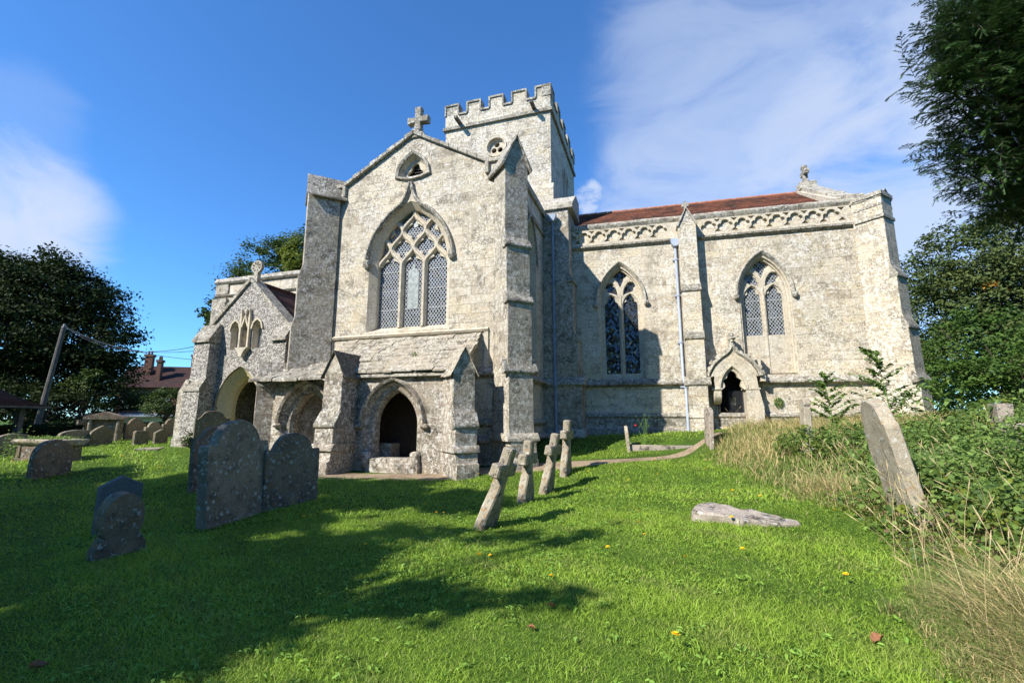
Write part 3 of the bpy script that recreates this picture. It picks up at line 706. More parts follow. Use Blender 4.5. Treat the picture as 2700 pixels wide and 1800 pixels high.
# ------------------------------------------------------------------ lean-to porch in front of the transept
YP, ZE = 10.82, 2.80
A1, A2 = -6.76, -9.56
archs = [arch(A1, 1.78, .0, 1.42, 1.13, 14), arch(A2, 1.78, .0, 1.42, 1.13, 14)]
g = G(); g.slab(T, [(-10.9, -.1), (-4.9, -.1), (-4.9, ZE), (-10.9, ZE)], archs, YP, YP + .36)
po = part('transept_porch', g, 'porch_ashlar')
FP = Fr((-4.9, YP + .42), 90); ea = arch(.5, .7, 0, 1.3, .8, 8)
g = G(); g.slab(FP, [(.0, -.1), (.8, -.1), (.8, 3.7), (0, 2.9)], [[(.1, .1), (.1, 1.3), (.2, 1.9), (.45, 2.2), (.65, 1.8), (.7, 1.3), (.7, .1)]], 0, .35); obj('porch_end_wall', g, 'porch_ashlar', po)
g = G(); g.box(T, -10.9, -4.95, YP + .02, YS, -.2, .52); g.box(T, A1 - .7, A1 + .85, YP - .12, YP + .3, -.2, .57); g.box(T, -8.0, -7.2, YS - .5, YS - .03, .5, .9)
obj('floor_and_bench', g, 'porch_ashlar', po, rough=.012, cut=.2)
for ac, nm in ((A1, 1), (A2, 2)):
    g = G(); o1 = arch(ac, 1.78, .1, 1.42, 1.13, 14); o2 = arch(ac, 1.6, .1, 1.42, 1.06, 14); o3 = arch(ac, 1.36, .1, 1.42, .96, 14); o4 = arch(ac, 1.24, .1, 1.42, .90, 14)
    ring(g, T, o1, YP - .006, o2, YP + .1); ring(g, T, o2, YP + .1, o3, YP + .13); ring(g, T, o3, YP + .13, o4, YP + .22); ring(g, T, o4, YP + .22, o4, YP + .38)
    a_ = obj('archway', g, 'porch_ashlar', po, smooth=.4)
    h = G(); h.sweep(T, arch(ac, 1.9, None, 1.44, 1.22, 16), [(-.055, YP + .02), (-.05, YP - .09), (.01, YP - .13), (.06, YP + .02)])
    for sg in (-1, 1): h.blob((ac + sg * .97, YP - .06, 1.4), (.12, .1, .07), ac, .4)
    obj('hood_mould', h, 'porch_ashlar', a_, rough=.008, cut=.12)
    for sg in (-1, 1): h = G(); h.box(T, ac + sg * .72 - .12, ac + sg * .72 + .12, YP - .13, YP + .3, .3, .74); obj('worn_base', h, 'porch_ashlar', a_, rough=.035, cut=.09, bevel=.05, smooth=1.)
g = G(); g.box(T, -7.9, -5.6, YS - .012, YS + .1, .5, 2.6); obj('dark_door_panel', g, 'wood', po)  # dark panel added so the porch behind the arch reads unlit
# stone slate roof laid in courses
random.seed(5); g = G(); n = 9; zt, yt = 3.98, YS - .01; ye = YP - .2; ze = ZE - .0
for i in range(n):
    a0, a1 = i / n, min(1, (i + 1.25) / n)
    y0 = yt + (ye - yt) * a0; z0 = zt + (ze - zt) * a0; y1 = yt + (ye - yt) * a1; z1 = zt + (ze - zt) * a1
    x = -9.15
    while x < -4.72:
        d = random.uniform(.18, .5) * (1 + i * .05); e = min(-4.72 + random.uniform(0, .05), x + d); t = random.uniform(.025, .05); j = random.uniform(0, .03); q = random.uniform(-.03, .03)
        sk = random.uniform(-.012, .012)
        P = [T.p(x, y0, z0 + j), T.p(e - .008, y0, z0 + j + sk), T.p(e - .008, y1 + q, z1 + j + .03 + sk), T.p(x, y1 + q, z1 + j + .03)]
        g.add(P + [v - Vector((0, 0, t)) for v in P], [(0, 1, 2, 3), (7, 6, 5, 4), (0, 4, 5, 1), (1, 5, 6, 2), (2, 6, 7, 3), (3, 7, 4, 0)]); x += d
obj('stone_slate_roof', g, 'slate', po, rough=.012, cut=.16)
g = G()
for i in range(4):
    y0, y1 = 11.95 - i * .36, 11.95 - (i + 1.3) * .36; z0, z1 = 3.36 - i * .165, 3.36 - (i + 1.3) * .165; x = -11.15 - i * .06
    while x < -8.5:
        e = min(-8.45, x + random.uniform(.5, 1.0)); j = random.uniform(0, .04); t = random.uniform(.08, .12)
        P = [T.p(x, y0, z0 + j), T.p(e - .012, y0, z0 + j), T.p(e - .012, y1, z1 + j + .05), T.p(x, y1, z1 + j + .05)]
        g.add(P + [v - Vector((0, 0, t)) for v in P], [(0, 1, 2, 3), (7, 6, 5, 4), (0, 4, 5, 1), (1, 5, 6, 2), (2, 6, 7, 3), (3, 7, 4, 0)]); x = e
obj('rough_slab_roof', g, 'weathering', po, rough=.03, cut=.13, bevel=.015)
g = G(); g.prism(T, [(YS - .02, zt - .06), (ye + .05, ze - .05), (ye + .05, ze - .11), (YS - .02, zt - .3)], -9.1, -4.78)
g.prism(T, [(YP + .1, ZE - .12), (YP - .06, ZE - .12), (YP - .1, ZE - .05), (YP - .1, ZE - .02), (YP + .1, ZE - .02)], -10.8, -4.8); obj('eaves_mould', g, 'coping', po, rough=.008, cut=.2)
h = G()
for k in range(26): x, y = -6.35 + random.gauss(0, .05), 11.2 + random.gauss(0, .04); z = zt + (ze - zt) * (yt - y) / (yt - ye) + .02; h.tube([(x, y, z), (x + random.gauss(0, .03), y - .02, z + .08)], [.006, .002], 3)
obj('grass_tuft', h, 'stalk', po)
# porch buttresses
pr = [(1.12, -.2), (1.12, .52), (1.02, .55), (.96, .95), (.94, 1.38), (.92, 1.42), (.72, 1.86), (.7, 2.78)]
PB = Fr((-8.15, YP)); PC = Fr((-4.95, YP + .05), 45)
for Fb, sc in ((PB, 1.), (PC, .78)):
    b = buttress(Fb, .58, [(p * sc, z) for p, z in pr], -.3, 'porch_ashlar', slabs=((.94 * sc, 1.42, .74 * sc, 1.8, .035),), base=((1.05 * sc, .96 * sc, .78, .96, .05),), rough=.016)
    gablet(Fb, b, .58, .7 * sc, -.62, 2.78, 3.34, .09, .06, 'darkslate' if Fb is PB else 'slate', tile=True)

# ------------------------------------------------------------------ corner buttress at the chancel and downpipes
cb = G(); CBF = Fr((0, 16.25))
cb.box(CBF, XE, -2.92, 0, 1.5, 6.6, 9.5); cb.box(CBF, XE, -2.8, -.06, 1.5, 4.4, 6.6); cb.box(CBF, XE, -2.64, -.12, 1.5, 2.8, 4.4); cb.box(CBF, XE, -2.55, -.2, 1.5, -.2, 2.8)
b = part('corner_buttress', cb, 'grey_ashlar', rough=.012, cut=.25, bevel=.012)
def wpiece(poly, u0, u1, ax='u', F_=None): g = G(); g.prism(F_ or CBF, poly, u0, u1, ax); obj('weathering', g, 'coping', b, rough=.012, cut=.15, bevel=.01)
wpiece([(-.1, 9.45), (1.5, 9.45), (1.5, 10.3), (.75, 10.3), (-.1, 9.62)], XE, -2.74)
for x, z in ((-2.92, 6.6), (-2.8, 4.4)): wpiece([(x - .04, z + .32), (x + .17, z + .03), (x + .17, z - .06), (x - .04, z - .06)], -.14, 1.2, 'v')
wpiece([(.2, 2.72), (-.3, 2.74), (-.3, 2.82), (-.1, 3.06), (.2, 3.06)], XE, -2.42); wpiece([(.2, .3), (-.36, .3), (-.36, 1.0), (-.18, 1.25), (.2, 1.25)], XE, -2.42)
def downpipe(F, u, v, zt_, zb_, zk, mat, lean=.0):
    g = G(); g.tube([F.p(u, v, zt_), F.p(u + lean, v, zk + .1), F.p(u + lean + .05, v - .14, zk - .08), F.p(u + lean + .05, v - .14, zb_)], .05, 9)
    d = part('downpipe', g, mat, smooth=1.)
    h = G(); h.prism(F, [(u - .07, zt_), (u + .07, zt_), (u + .15, zt_ + .16), (u + .15, zt_ + .3), (u - .15, zt_ + .3), (u - .15, zt_ + .16)], v - .13, v + .1, 'v'); obj('hopper', h, mat, d, bevel=.01)
    for z in (zt_ - .5, (zt_ + zk) / 2 + .6, (zt_ + zk) / 2 - 1.1, zk - .22):
        f = -.14 if z < zk else 0; h = G(); h.tube([F.p(u + (lean + .05 if z < zk else lean), v + f, z), F.p(u + (lean + .05 if z < zk else lean), v + f, z + .07)], .068, 9); h.box(F, u - .12, u + .12, v + f + .02, v + f + .07, z + .01, z + .06); obj('bracket', h, mat, d)
downpipe(T, -3.5, 16.1, 8.9, .7, 2.9, 'pipe')

# ------------------------------------------------------------------ tower
TX0, TX1, TY0, TY1 = -8.8, -3.85, 17.6, 23.4
def tring(g, x0, x1, y0, y1, z0, z1, t):     # hollow square
    g.box(T, x0, x1, y0, y0 + t, z0, z1); g.box(T, x0, x1, y1 - t, y1, z0, z1); g.box(T, x0, x0 + t, y0 + t, y1 - t, z0, z1); g.box(T, x1 - t, x1, y0 + t, y1 - t, z0, z1)
g = G(); rw = [(-6.32 + .42 * math.cos(a * math.pi / 10), 13.46 + .42 * math.sin(a * math.pi / 10)) for a in range(20)]
g.slab(T, [(TX0, 11.3), (TX1, 11.3), (TX1, 14.75), (TX0, 14.75)], [rw], TY0, TY0 + .8)
FT = Fr((TX1, TY0 + .8), 90); bw = [arch(2.0, .5, 11.6, 13.0, .5, 6), arch(2.7, .5, 11.6, 13.0, .5, 6)]
g.slab(FT, [(0, 11.3), (4.2, 11.3), (4.2, 14.75), (0, 14.75)], bw, 0, .7)
g.box(T, TX0, TX1, TY1 - .8, TY1, 11.3, 14.75); g.box(T, TX0, TX0 + .7, TY0 + .8, TY1 - .8, 11.3, 14.75)
tring(g, TX0 - .02, TX1 + .02, TY0 - .03, TY1, 14.78, 15.38, .4)
tw = part('tower', g, 'tower_ashlar')
g = G(); g.box(T, TX0 - .1, TX1 + .1, TY0 - .1, TY1, 6., 11.1); g.prism(T, [(TY0 + .1, 11.1), (TY0 - .1, 11.1), (TY0 - .002, 11.34), (TY0 + .1, 11.34)], TX0 - .1, TX1 + .1)
g.box(T, TX1, TX1 + .09, TY0, TY1, 11.1, 11.2); obj('lower_stage', g, 'tower_ashlar', tw)
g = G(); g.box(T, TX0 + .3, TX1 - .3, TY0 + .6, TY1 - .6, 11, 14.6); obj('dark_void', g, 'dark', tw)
for fr, L in ((Fr((TX0 - .02, TY0 - .03)), 4.99), (Fr((TX1 + .02, TY0 - .03), 90), 5.8), (Fr((TX0 - .02, TY1), -90), 5.8), (Fr((TX1 + .02, TY1), 180), 4.99)):
    pitch = (L - .66) / 4
    for i in range(5):
        u = i * pitch; g = G(); g.box(fr, u, u + .66, .002, .36, 15.38, 15.9); obj('merlon', g, 'tower_ashlar', tw, rough=.01, cut=.25)
        g = G(); g.box(fr, u - .03, u + .69, -.05, .42, 15.9, 15.98)
        for uu in (u - .03, u + .62): g.box(fr, uu, uu + .07, -.05, .38, 15.44, 15.91)
        obj('merlon_coping', g, 'weathering', tw, rough=.012, cut=.2)
        if i < 4: g = G(); g.box(fr, u + .66, u + pitch, -.06, .42, 15.38, 15.465); obj('crenel_coping', g, 'weathering', tw, rough=.012, cut=.2)
g = G(); tring(g, TX0 - .1, TX1 + .1, TY0 - .11, TY1, 14.68, 14.82, .3); obj('string_course', g, 'weathering', tw, rough=.01, cut=.2)
for x in (-8.05, -4.55):
    h = G(); h.prism(T, [(x - .07, 14.83), (x + .07, 14.83), (x + .07, 14.97), (x + .04, 14.97), (x + .03, 14.88), (x - .03, 14.88), (x - .04, 14.97), (x - .07, 14.97)], TY0 - .62, TY0 + .2, 'v'); obj('waterspout', h, 'greywood', tw)
g = G(); rin = [(-6.32 + (x + 6.32) * .84, 13.46 + (z - 13.46) * .84) for x, z in rw]; g.loft(T, rw, TY0 - .01, rin, TY0 + .12, True); g.loft(T, rin, TY0 + .12, rin, TY0 + .6, True)
g.slab(T, [(-6.32 + (x + 6.32) * .86, 13.46 + (z - 13.46) * .86) for x, z in rw], [[(-6.32 + .17 * math.cos(a0) + .125 * math.cos(b_ * .628), 13.46 + .17 * math.sin(a0) + .125 * math.sin(b_ * .628)) for b_ in range(10)] for a0 in (R(90), R(210), R(330))], TY0 + .12, TY0 + .22)
g.sweep(T, [(-6.32 + (x + 6.32) * 1.08, 13.46 + (z - 13.46) * 1.08) for x, z in rw], [(-.04, TY0 + .02), (-.03, TY0 - .05), (.03, TY0 - .05), (.04, TY0 + .02)], True)
obj('round_window', g, 'trim', tw, smooth=.5)
for u in (2.0, 2.7):
    g = G(); ring(g, FT, arch(u, .5, 11.6, 13.0, .5, 6), -.005, arch(u, .34, 11.7, 13.0, .4, 6), .2); g.sweep(FT, arch(u, .6, None, 13., .58, 6), [(-.03, .02), (-.03, -.05), (.03, -.05), (.03, .02)])
    obj('belfry_window', g, 'trim', tw)

# ------------------------------------------------------------------ chancel
CF = Fr((2.0, 17.2), 3.4)
U0, U1 = -5.3, 4.97
def bothsides(pts, c): return [(c + x, z) for x, z in pts], [(c - x, z) for x, z in pts[::-1]]
DAG = [(.02, 7.18), (.11, 7.12), (.12, 7.02), (.2, 7.01), (.25, 6.94), (.22, 6.86), (.14, 6.82), (.11, 6.72), (.05, 6.58), (0, 6.46), (-.05, 6.58), (-.11, 6.72), (-.14, 6.82), (-.22, 6.86), (-.25, 6.94), (-.2, 7.01), (-.12, 7.02), (-.11, 7.12), (-.02, 7.18)]
MOU = [(-.55, 6.54), (-.5, 6.61), (-.40, 6.63), (-.36, 6.645), (-.28, 6.61), (-.29, 6.53), (-.23, 6.51), (-.17, 6.45), (-.13, 6.33), (-.10, 6.17), (-.2, 6.22), (-.30, 6.25), (-.40, 6.28), (-.48, 6.33), (-.47, 6.42), (-.54, 6.46)]
LIG = [(-.6, 5.78), (-.57, 5.86), (-.49, 5.9), (-.48, 6.03), (-.41, 6.12), (-.34, 6.165), (-.26, 6.12), (-.2, 6.03), (-.21, 5.91), (-.12, 5.87), (-.09, 5.78)]
EYE1 = [(-.62, 6.22), (-.56, 6.17), (-.60, 6.09)]; EYE2 = [(-.42, 6.74), (-.33, 6.72), (-.26, 6.74), (-.27, 6.86), (-.3, 6.9)]
def off(poly, d):                            # outward offset of a closed polygon
    n = len(poly); out_ = []; A = sum(poly[i][0] * poly[(i + 1) % n][1] - poly[(i + 1) % n][0] * poly[i][1] for i in range(n)); sg = 1 if A > 0 else -1
    for i in range(n):
        a, b, c = Vector(poly[i - 1]), Vector(poly[i]), Vector(poly[(i + 1) % n])
        t = ((b - a).normalized() + (c - b).normalized()); t = t.normalized() if t.length > 1e-6 else (c - b).normalized()
        out_.append((b[0] + sg * t[1] * d, b[1] - sg * t[0] * d))
    return out_
def smooth_env(poly, d):                     # convex hull of a leaf shape, a little larger: the outer moulding without its cusps
    P = sorted(set((round(x, 4), round(z, 4)) for x, z in poly))
    def half_(P):
        h = []
        for p in P:
            while len(h) > 1 and (h[-1][0] - h[-2][0]) * (p[1] - h[-2][1]) - (h[-1][1] - h[-2][1]) * (p[0] - h[-2][0]) <= 0: h.pop()
            h.append(p)
        return h
    lo = half_(P); up = half_(P[::-1]); return off(lo[:-1] + up[:-1], d)
def tracery_window(c, zb, zglass, glassmat, lead, blind=None):
    lf = LIG + [(-.09, zglass), (-.6, zglass)]
    shapes = [[(c + x, z) for x, z in s_] for s_ in (DAG, MOU, lf)] + [[(c - x, z) for x, z in s_[::-1]] for s_ in (MOU, lf)]
    o1 = arch(c, 1.64, zb, 5.82, 1.45, 12); o2 = arch(c, 1.42, zb + .06, 5.82, 1.30, 12); o3 = arch(c, 1.48, zb + .05, 5.82, 1.34, 12)
    g = G(); ring(g, CF, o1, -.004, o2, .19); ring(g, CF, o2, .19, o2, .42)
    for ww, rr_, vv in ((1.57, 1.40, .06), (1.46, 1.33, .16)): g.sweep(CF, arch(c, ww, zb + .05, 5.82, rr_, 12), [(-.022, vv + .02), (-.022, vv - .025), (.022, vv - .025), (.022, vv + .02)])
    w = part('window', g, 'trim', smooth=.4)
    t = G(); t.slab(CF, o3, [[(x, z) for x, z in s_] for s_ in shapes] + [[(c + x, z) for x, z in e] for e in (EYE2,)] + [[(c - x, z) for x, z in e[::-1]] for e in (EYE2,)], .255, .33)
    lf2 = [(-.635, zglass - .02)] + [(-.635, 5.80), (-.58, 5.98), (-.46, 6.13), (-.345, 6.21), (-.23, 6.13), (-.11, 5.98), (-.06, 5.8), (-.06, zglass - .02)]
    env = [smooth_env(DAG, .022), smooth_env(MOU, .022), lf2]
    sh2 = [[(c + x, z) for x, z in s_] for s_ in env] + [[(c - x, z) for x, z in s_[::-1]] for s_ in env[1:]]
    t.slab(CF, o3, sh2, .20, .255)
    if blind is None: t.box(CF, c - .74, c + .74, .19, .4, zb, zglass)
    else:
        t.box(CF, c - .74, c + .74, .24, .4, zb, zglass)
    obj('tracery', t, 'trim', w, bevel=.012)
    t = G(); t.sweep(CF, [(c, zb + .05), (c, 6.1)], [(-.07, .34), (-.07, .24), (-.022, .165), (.022, .165), (.07, .24), (.07, .34)]); obj('mullion', t, 'trim', w)
    gl = G(); gl.slab(CF, o3, [], .318, .325, back=False); obj('glass', gl, glassmat, w)
    l = G(); lattice(l, CF, c - .72, c + .72, zglass, 7.2, .302, .105, .013); obj('lead_lattice', l, lead, w)
    h = G(); h.sweep(CF, arch(c, 1.72, None, 5.82, 1.52, 14), [(-.04, .02), (-.04, -.04), (.02, -.10), (.055, -.10), (.07, .02)])
    for sg in (-1, 1): h.blob(CF.p(c + sg * .91, -.06, 5.76), (.1, .1, .11), c + sg, .5)
    obj('hood_mould', h, 'coping', w, rough=.006, cut=.15)
    return o1
W1C, W2C = -3.17, 1.67
oa = tracery_window(W1C, 3.0, 3.2, 'glass2', 'darklead'); ob = tracery_window(W2C, 3.05, 4.42, 'glass', 'lead', True)
do = arch(.41, .98, 1.0, 2.5, .8, 10)
g = G(); g.slab(CF, [(U0, -.2), (U1, -.2), (U1, 8.05), (U0, 8.05)], [oa, ob, do], 0, .6); g.box(CF, U0, U1, .05, .5, 8.05, 8.74)
ch = part('chancel_wall', g, 'chancel_ashlar')
g = G(); E2 = Fr((CF.p(U1, .6, 0)[0], CF.p(U1, .6, 0)[1]), 93.4)
g.slab(E2, [(0, -.2), (7.4, -.2), (7.4, 8.9), (3.4, 11.3), (0, 9.3)], [], 0, .6); obj('east_gable', g, 'chancel_ashlar', ch)
g = G(); g.box(CF, U0, U1, 7.4, 8.0, -.2, 8.6); obj('north_wall', g, 'chancel_ashlar', ch)
# strings
g = G()
for z0, z1, p0, p1 in ((7.98, 8.12, .12, .03), (2.72, 2.98, .17, .03), (1.6, 1.78, .14, .05)):
    for a, b in (((U0, U1),) if z0 != 2.72 else ((U0, -.4), (1.1, U1))):
        g.prism(CF, [(.1, z0), (-p1, z0 - .02), (-p0, z0 + .05), (-p0, z0 + .1), (-p1 * .6, z1), (.1, z1)], a, b)
g.prism(CF, [(.1, .6), (-.17, .6), (-.17, 1.22), (-.08, 1.34), (.1, 1.34)], U0, U1); g.prism(CF, [(.1, .6), (-.1, .6), (-.1, 1.6), (.1, 1.6)], U0, U1)
obj('string_course', g, 'weathering', ch, rough=.012, cut=.22)
g = G(); n = 15
for i in range(n + 8):
    a = U0 + i * .46
    if a > 4.6: break
    b = min(a + .46, 4.75); jz = random.uniform(-.006, .012)
    g.prism(CF, [(.5, 8.98 + jz), (-.03, 8.98 + jz), (-.1, 8.92 + jz), (-.1, 8.86), (-.02, 8.74), (.5, 8.74)], a, b - .004)
obj('parapet_coping', g, 'coping', ch, rough=.012, cut=.15)
# carved frieze of cusped waves
g = G(); holes = []; P_ = .56; k = 0
HOLE = [(-.17, .10), (-.20, .15), (-.20, .24), (-.155, .285), (-.115, .27), (-.10, .34), (-.05, .39), (.02, .395), (.075, .36), (.09, .30), (.13, .315), (.175, .28), (.185, .21), (.16, .16), (.11, .14), (.06, .075), (-.02, .06), (-.10, .07)]
TRI = [(-.09 + .2, .05), (.2 + .09, .05), (.21, .15)]; TRU = [(.2 - .085, .425), (.2 + .085, .425), (.205, .33)]
u = U0 + .3
while u < 4.5:
    if not (-1.35 < u < -.15):
        holes.append([(u + x * 1.36, 8.165 + z * 1.27) for x, z in HOLE])
        if not (-1.75 < u < -.15) and u + .5 < 4.5: holes.append([(u + .015 + x * 1.36, 8.165 + z * 1.27) for x, z in TRI]); holes.append([(u + .015 + x * 1.36, 8.165 + z * 1.27) for x, z in TRU])
    u += P_
g.slab(CF, [(U0, 8.12), (4.62, 8.12), (4.62, 8.74), (U0, 8.74)], holes, -.045, .05); obj('carved_frieze', g, 'trim', ch, smooth=.3)
# roof, tiled in courses
g = G(); n = 36; z0, v0, z1, v1 = 8.86, .42, 11.2, 4.0
for i in range(n):
    a, b = i / n, (i + 1) / n
    g.add([CF.p(U0 - .6, v0 + (v1 - v0) * a, z0 + (z1 - z0) * a + .022), CF.p(U1 - .42, v0 + (v1 - v0) * a, z0 + (z1 - z0) * a + .022), CF.p(U1 - .42, v0 + (v1 - v0) * b, z0 + (z1 - z0) * b), CF.p(U0 - .6, v0 + (v1 - v0) * b, z0 + (z1 - z0) * b),
           CF.p(U0 - .6, v0 + (v1 - v0) * a, z0 + (z1 - z0) * a), CF.p(U1 - .42, v0 + (v1 - v0) * a, z0 + (z1 - z0) * a)], [(0, 1, 2, 3), (4, 5, 1, 0)])
g.prism(CF, [(4.02, 11.18), (7.6, 8.8), (7.5, 8.7), (.45, 8.7), (3.98, 11.1)], U0 - .6, U1 - .43)
rf = part('chancel_roof', g, 'redtile')
g = G(); x = U0 - .6
while x < U1 - .45: g.tube([CF.p(x, 4., 11.2), CF.p(min(x + .44, U1 - .43), 4., 11.215)], .085, 8); x += .45
obj('ridge_tile', g, 'ridge', rf)
g = G()
for i in range(9):
    a, b = i / 9, (i + 1) / 9 - .005; j = random.uniform(0, .04)
    v0_, v1_ = 0.1 + 3.9 * a, .1 + 3.9 * b; z0_, z1_ = 9.0 + 2.4 * a ** 1.12, 9.0 + 2.4 * b ** 1.12
    g.prism(CF, [(v0_, z0_ - .1), (v1_, z1_ - .1), (v1_, z1_ + .14 + j), (v0_, z0_ + .16 + j)], U1 - .45, U1 + .1)
    g.prism(CF, [(8 - v0_, z0_ - .1), (8 - v1_, z1_ - .1), (8 - v1_, z1_ + .14), (8 - v0_, z0_ + .16)], U1 - .45, U1 + .1)
g.box(CF, U1 - .5, U1 + .15, 3.75, 4.25, 11.3, 11.62)
part('gable_coping', g, 'coping', rough=.02, cut=.12, bevel=.01)
g = G(); KF = Fr(tuple(CF.p(U1 - .2, 4.0, 0)[:2]), 93.4)
g.prism(KF, [(-.14, 11.6), (.14, 11.6), (.09, 11.9), (.09, 12.0), (.26, 11.98), (.3, 12.09), (.26, 12.2), (.09, 12.18), (.13, 12.4), (0, 12.47), (-.13, 12.4), (-.09, 12.18), (-.26, 12.2), (-.3, 12.09), (-.26, 11.98), (-.09, 12.0), (-.09, 11.9)], -.09, .09, 'v')
part('gable_cross', g, 'weathering', rough=.015, cut=.07, bevel=.012)
# east diagonal buttress
cc = CF.p(U1, 0, 0); FD = Fr((cc[0], cc[1]), 48.4)
b = buttress(FD, .76, [(1.0, -.2), (1.0, 1.55), (.93, 1.62), (.9, 2.72), (.84, 2.98), (.82, 4.35), (.72, 4.75), (.72, 6.0), (.60, 6.4), (.60, 8.85)], -.2, 'chancel_ashlar',
             slabs=((.9, 2.74, .8, 3.0, .1), (.82, 4.36, .7, 4.78, .004), (.72, 6.02, .58, 6.42, .004)), base=((1.02, .92, 1.5, 1.72, .04),))
gablet(FD, b, .72, .56, -.3, 8.72, 8.98, .05, .05, 'coping')
g = G()
for z, p, hgt_ in ((7.98, .05, .11), (8.4, .02, .08), (8.74, .06, .14)): g.box(FD, -.38 - p, .38 + p, -.58 - p, .2, z, z + hgt_)
obj('cornice', g, 'coping', b, rough=.02, cut=.12)
# middle buttress with a pinnacle
FM = Fr(tuple(CF.p(-.755, 0, 0)[:2]), 3.4)
b = buttress(FM, .60, [(.78, -.2), (.78, 1.25), (.70, 1.42), (.68, 1.66), (.62, 1.8), (.60, 2.75), (.56, 3.0), (.55, 4.32), (.50, 4.65), (.50, 6.02), (.44, 6.36), (.44, 8.55)], -.2, 'chancel_ashlar',
             slabs=((.60, 2.74, .54, 3.0, .12), (.55, 4.32, .48, 4.66, .03), (.50, 6.02, .42, 6.36, .03)), base=((.72, .64, 1.6, 1.76, .03),))
gablet(FM, b, .60, .44, -.3, 8.5, 9.06, .05, .05, 'coping')
g = G(); g.prism(FM, [(-.05, 9.05), (.05, 9.05), (.04, 9.2), (.12, 9.2), (.12, 9.3), (.04, 9.31), (.04, 9.4), (-.04, 9.4), (-.04, 9.31), (-.12, 9.3), (-.12, 9.2), (-.04, 9.2)], -.3, -.18, 'v'); obj('finial', g, 'coping', b, rough=.008, cut=.06)
downpipe(CF, -1.16, -.11, 7.75, 1.0, 2.85, 'palepipe')

# priest's doorway
dc = .41; vf = -.46
og = cat_rom([(-.78, 2.98), (-.74, 3.12), (-.58, 3.38), (-.34, 3.6), (-.14, 3.74), (0, 3.93)], 4)
ogp = og + [(-x, z) for x, z in og[::-1]][1:]
g = G(); dx = .35; dh = arch(dx, .76, 1.0, 2.55, .74, 10)
g.slab(CF, [(dc - .62, 2.55)] + [(dc - .62, 3.0)] + [(dc + x * .93, z - .03) for x, z in ogp] + [(dc + .66, 3.0), (dc + .70, 2.62), (dc + .72, 2.5), (dc + .82, 1.95), (dc + .8, 1.6), (dc + .9, 1.0), (dx + .38, 1.0), (dx + .38, 2.5)] + [q for q in dh[1:-1][::-1]] + [(dx - .38, 2.5)], [], vf, .02)
dw = part('doorway', g, 'trim', rough=.008, cut=.2)
g = G(); g.slab(CF, [(dx - .38, 1.0), (dx - .38, 2.55), (dc - .64, 2.55), (dc - .64, 2.2), (dc - .50, 2.04), (dc - .56, 1.9), (dc - .58, 1.0)], [], -.08, .1)
g.prism(CF, [(vf + .02, 2.58), (vf + .02, 2.3), (-.3, 2.12), (-.1, 2.06), (.05, 2.2), (.05, 2.58)], dc - .66, dx - .36)
g.box(CF, dc - .72, dx - .33, vf - .02, .02, 2.52, 2.6)
h = G(); h.box(CF, dx + .33, dc + .76, vf - .02, .02, 2.52, 2.58); obj('impost', h, 'trim', dw, rough=.008, cut=.14, bevel=.01)
obj('corbel', g, 'trim', dw, rough=.008, cut=.14, bevel=.015)
g = G(); tre = [(-.49, 2.55), (-.37, 2.58), (-.31, 2.66), (-.35, 2.78), (-.36, 2.84), (-.27, 2.9), (-.21, 2.94), (-.19, 3.02), (-.10, 3.12), (0, 3.17)]
tr = cat_rom(tre, 3); tr = [(x * .77, z) for x, z in tr]; trr = tr + [(-x, z) for x, z in tr[::-1]][1:]
g.slab(CF, [(dx + x, z) for x, z in trr] + [(x, z) for x, z in arch(dx, .78, None, 2.55, .76, 10)[::-1]], [], vf + .06, vf + .2); obj('cusped_arch', g, 'trim', dw)
g = G(); g.sweep(CF, arch(dx, .84, None, 2.55, .80, 12), [(-.03, vf + .02), (-.03, vf - .03), (.03, vf - .03), (.03, vf + .02)]); obj('roll_mould', g, 'trim', dw, smooth=1)
g = G(); g.sweep(CF, [(dc + x, z) for x, z in ogp], [(-.03, .02), (-.03, vf - .02), (.02, vf - .08), (.085, vf - .06), (.085, .02)])
random.seed(8)
for x, z in ogp[2:-2:3]: g.blob(CF.p(dc + x * 1.1, vf + .06, z + .07), (.10, .09, .085), x * 9, .8, 2)
for z, r in ((4.02, .1), (4.16, .07), (4.27, .13), (4.4, .09)): g.blob(CF.p(dc + .02, vf + .1, z), (r, .09, .075), z, .7, 2)
g.prism(CF, [(dc - .06, 3.9), (dc + .06, 3.9), (dc + .035, 4.45), (dc - .035, 4.45)], vf + .05, .02, 'v')
obj('ogee_canopy', g, 'coping', dw, rough=.012, cut=.1)
g = G(); g.box(CF, dc + .62, dc + .86, -.36, .02, 3.0, 3.78); g.box(CF, dc + .8, dc + .95, vf + .05, .02, 2.8, 3.05); obj('worn_pier', g, 'chancel_ashlar', dw, rough=.02, cut=.12)
g = G(); g.box(CF, dx - .36, dx + .36, vf + .02, .3, .6, 1.33); obj('doorstep', g, 'newstone', dw, rough=.005)
g = G(); g.box(CF, dc - .6, dc + .6, .45, .5, 1.0, 3.4); g.box(CF, dc - .5, dc - .46, -.1, .5, 1.3, 3.3); dd = obj('dark_recess', g, 'dark', dw)  # near-black sheets stand for the unlit recess of the doorway
g = G()
for i in range(23): u = dx - .1 + i * .021; g.box(CF, u, u + .005, .0, .005, 1.34, 2.5)
for i in range(54): z = 1.34 + i * .022; g.box(CF, dx - .1, dx + .38, .001, .006, z, z + .005)
g.box(CF, dx + .34, dx + .38, -.01, .02, 1.33, 2.55); g.box(CF, dx - .36, dx + .36, -.01, .02, 1.33, 1.37); obj('wire_gate', g, 'mesh_gate', dd)
g = G(); g.box(CF, dc - .08, dc + .10, .13, .14, 2.04, 2.30); ns = obj('notice', g, 'yellow', dd)
g = G(); g.box(CF, dc - .08, dc + .10, .126, .129, 2.06, 2.12)
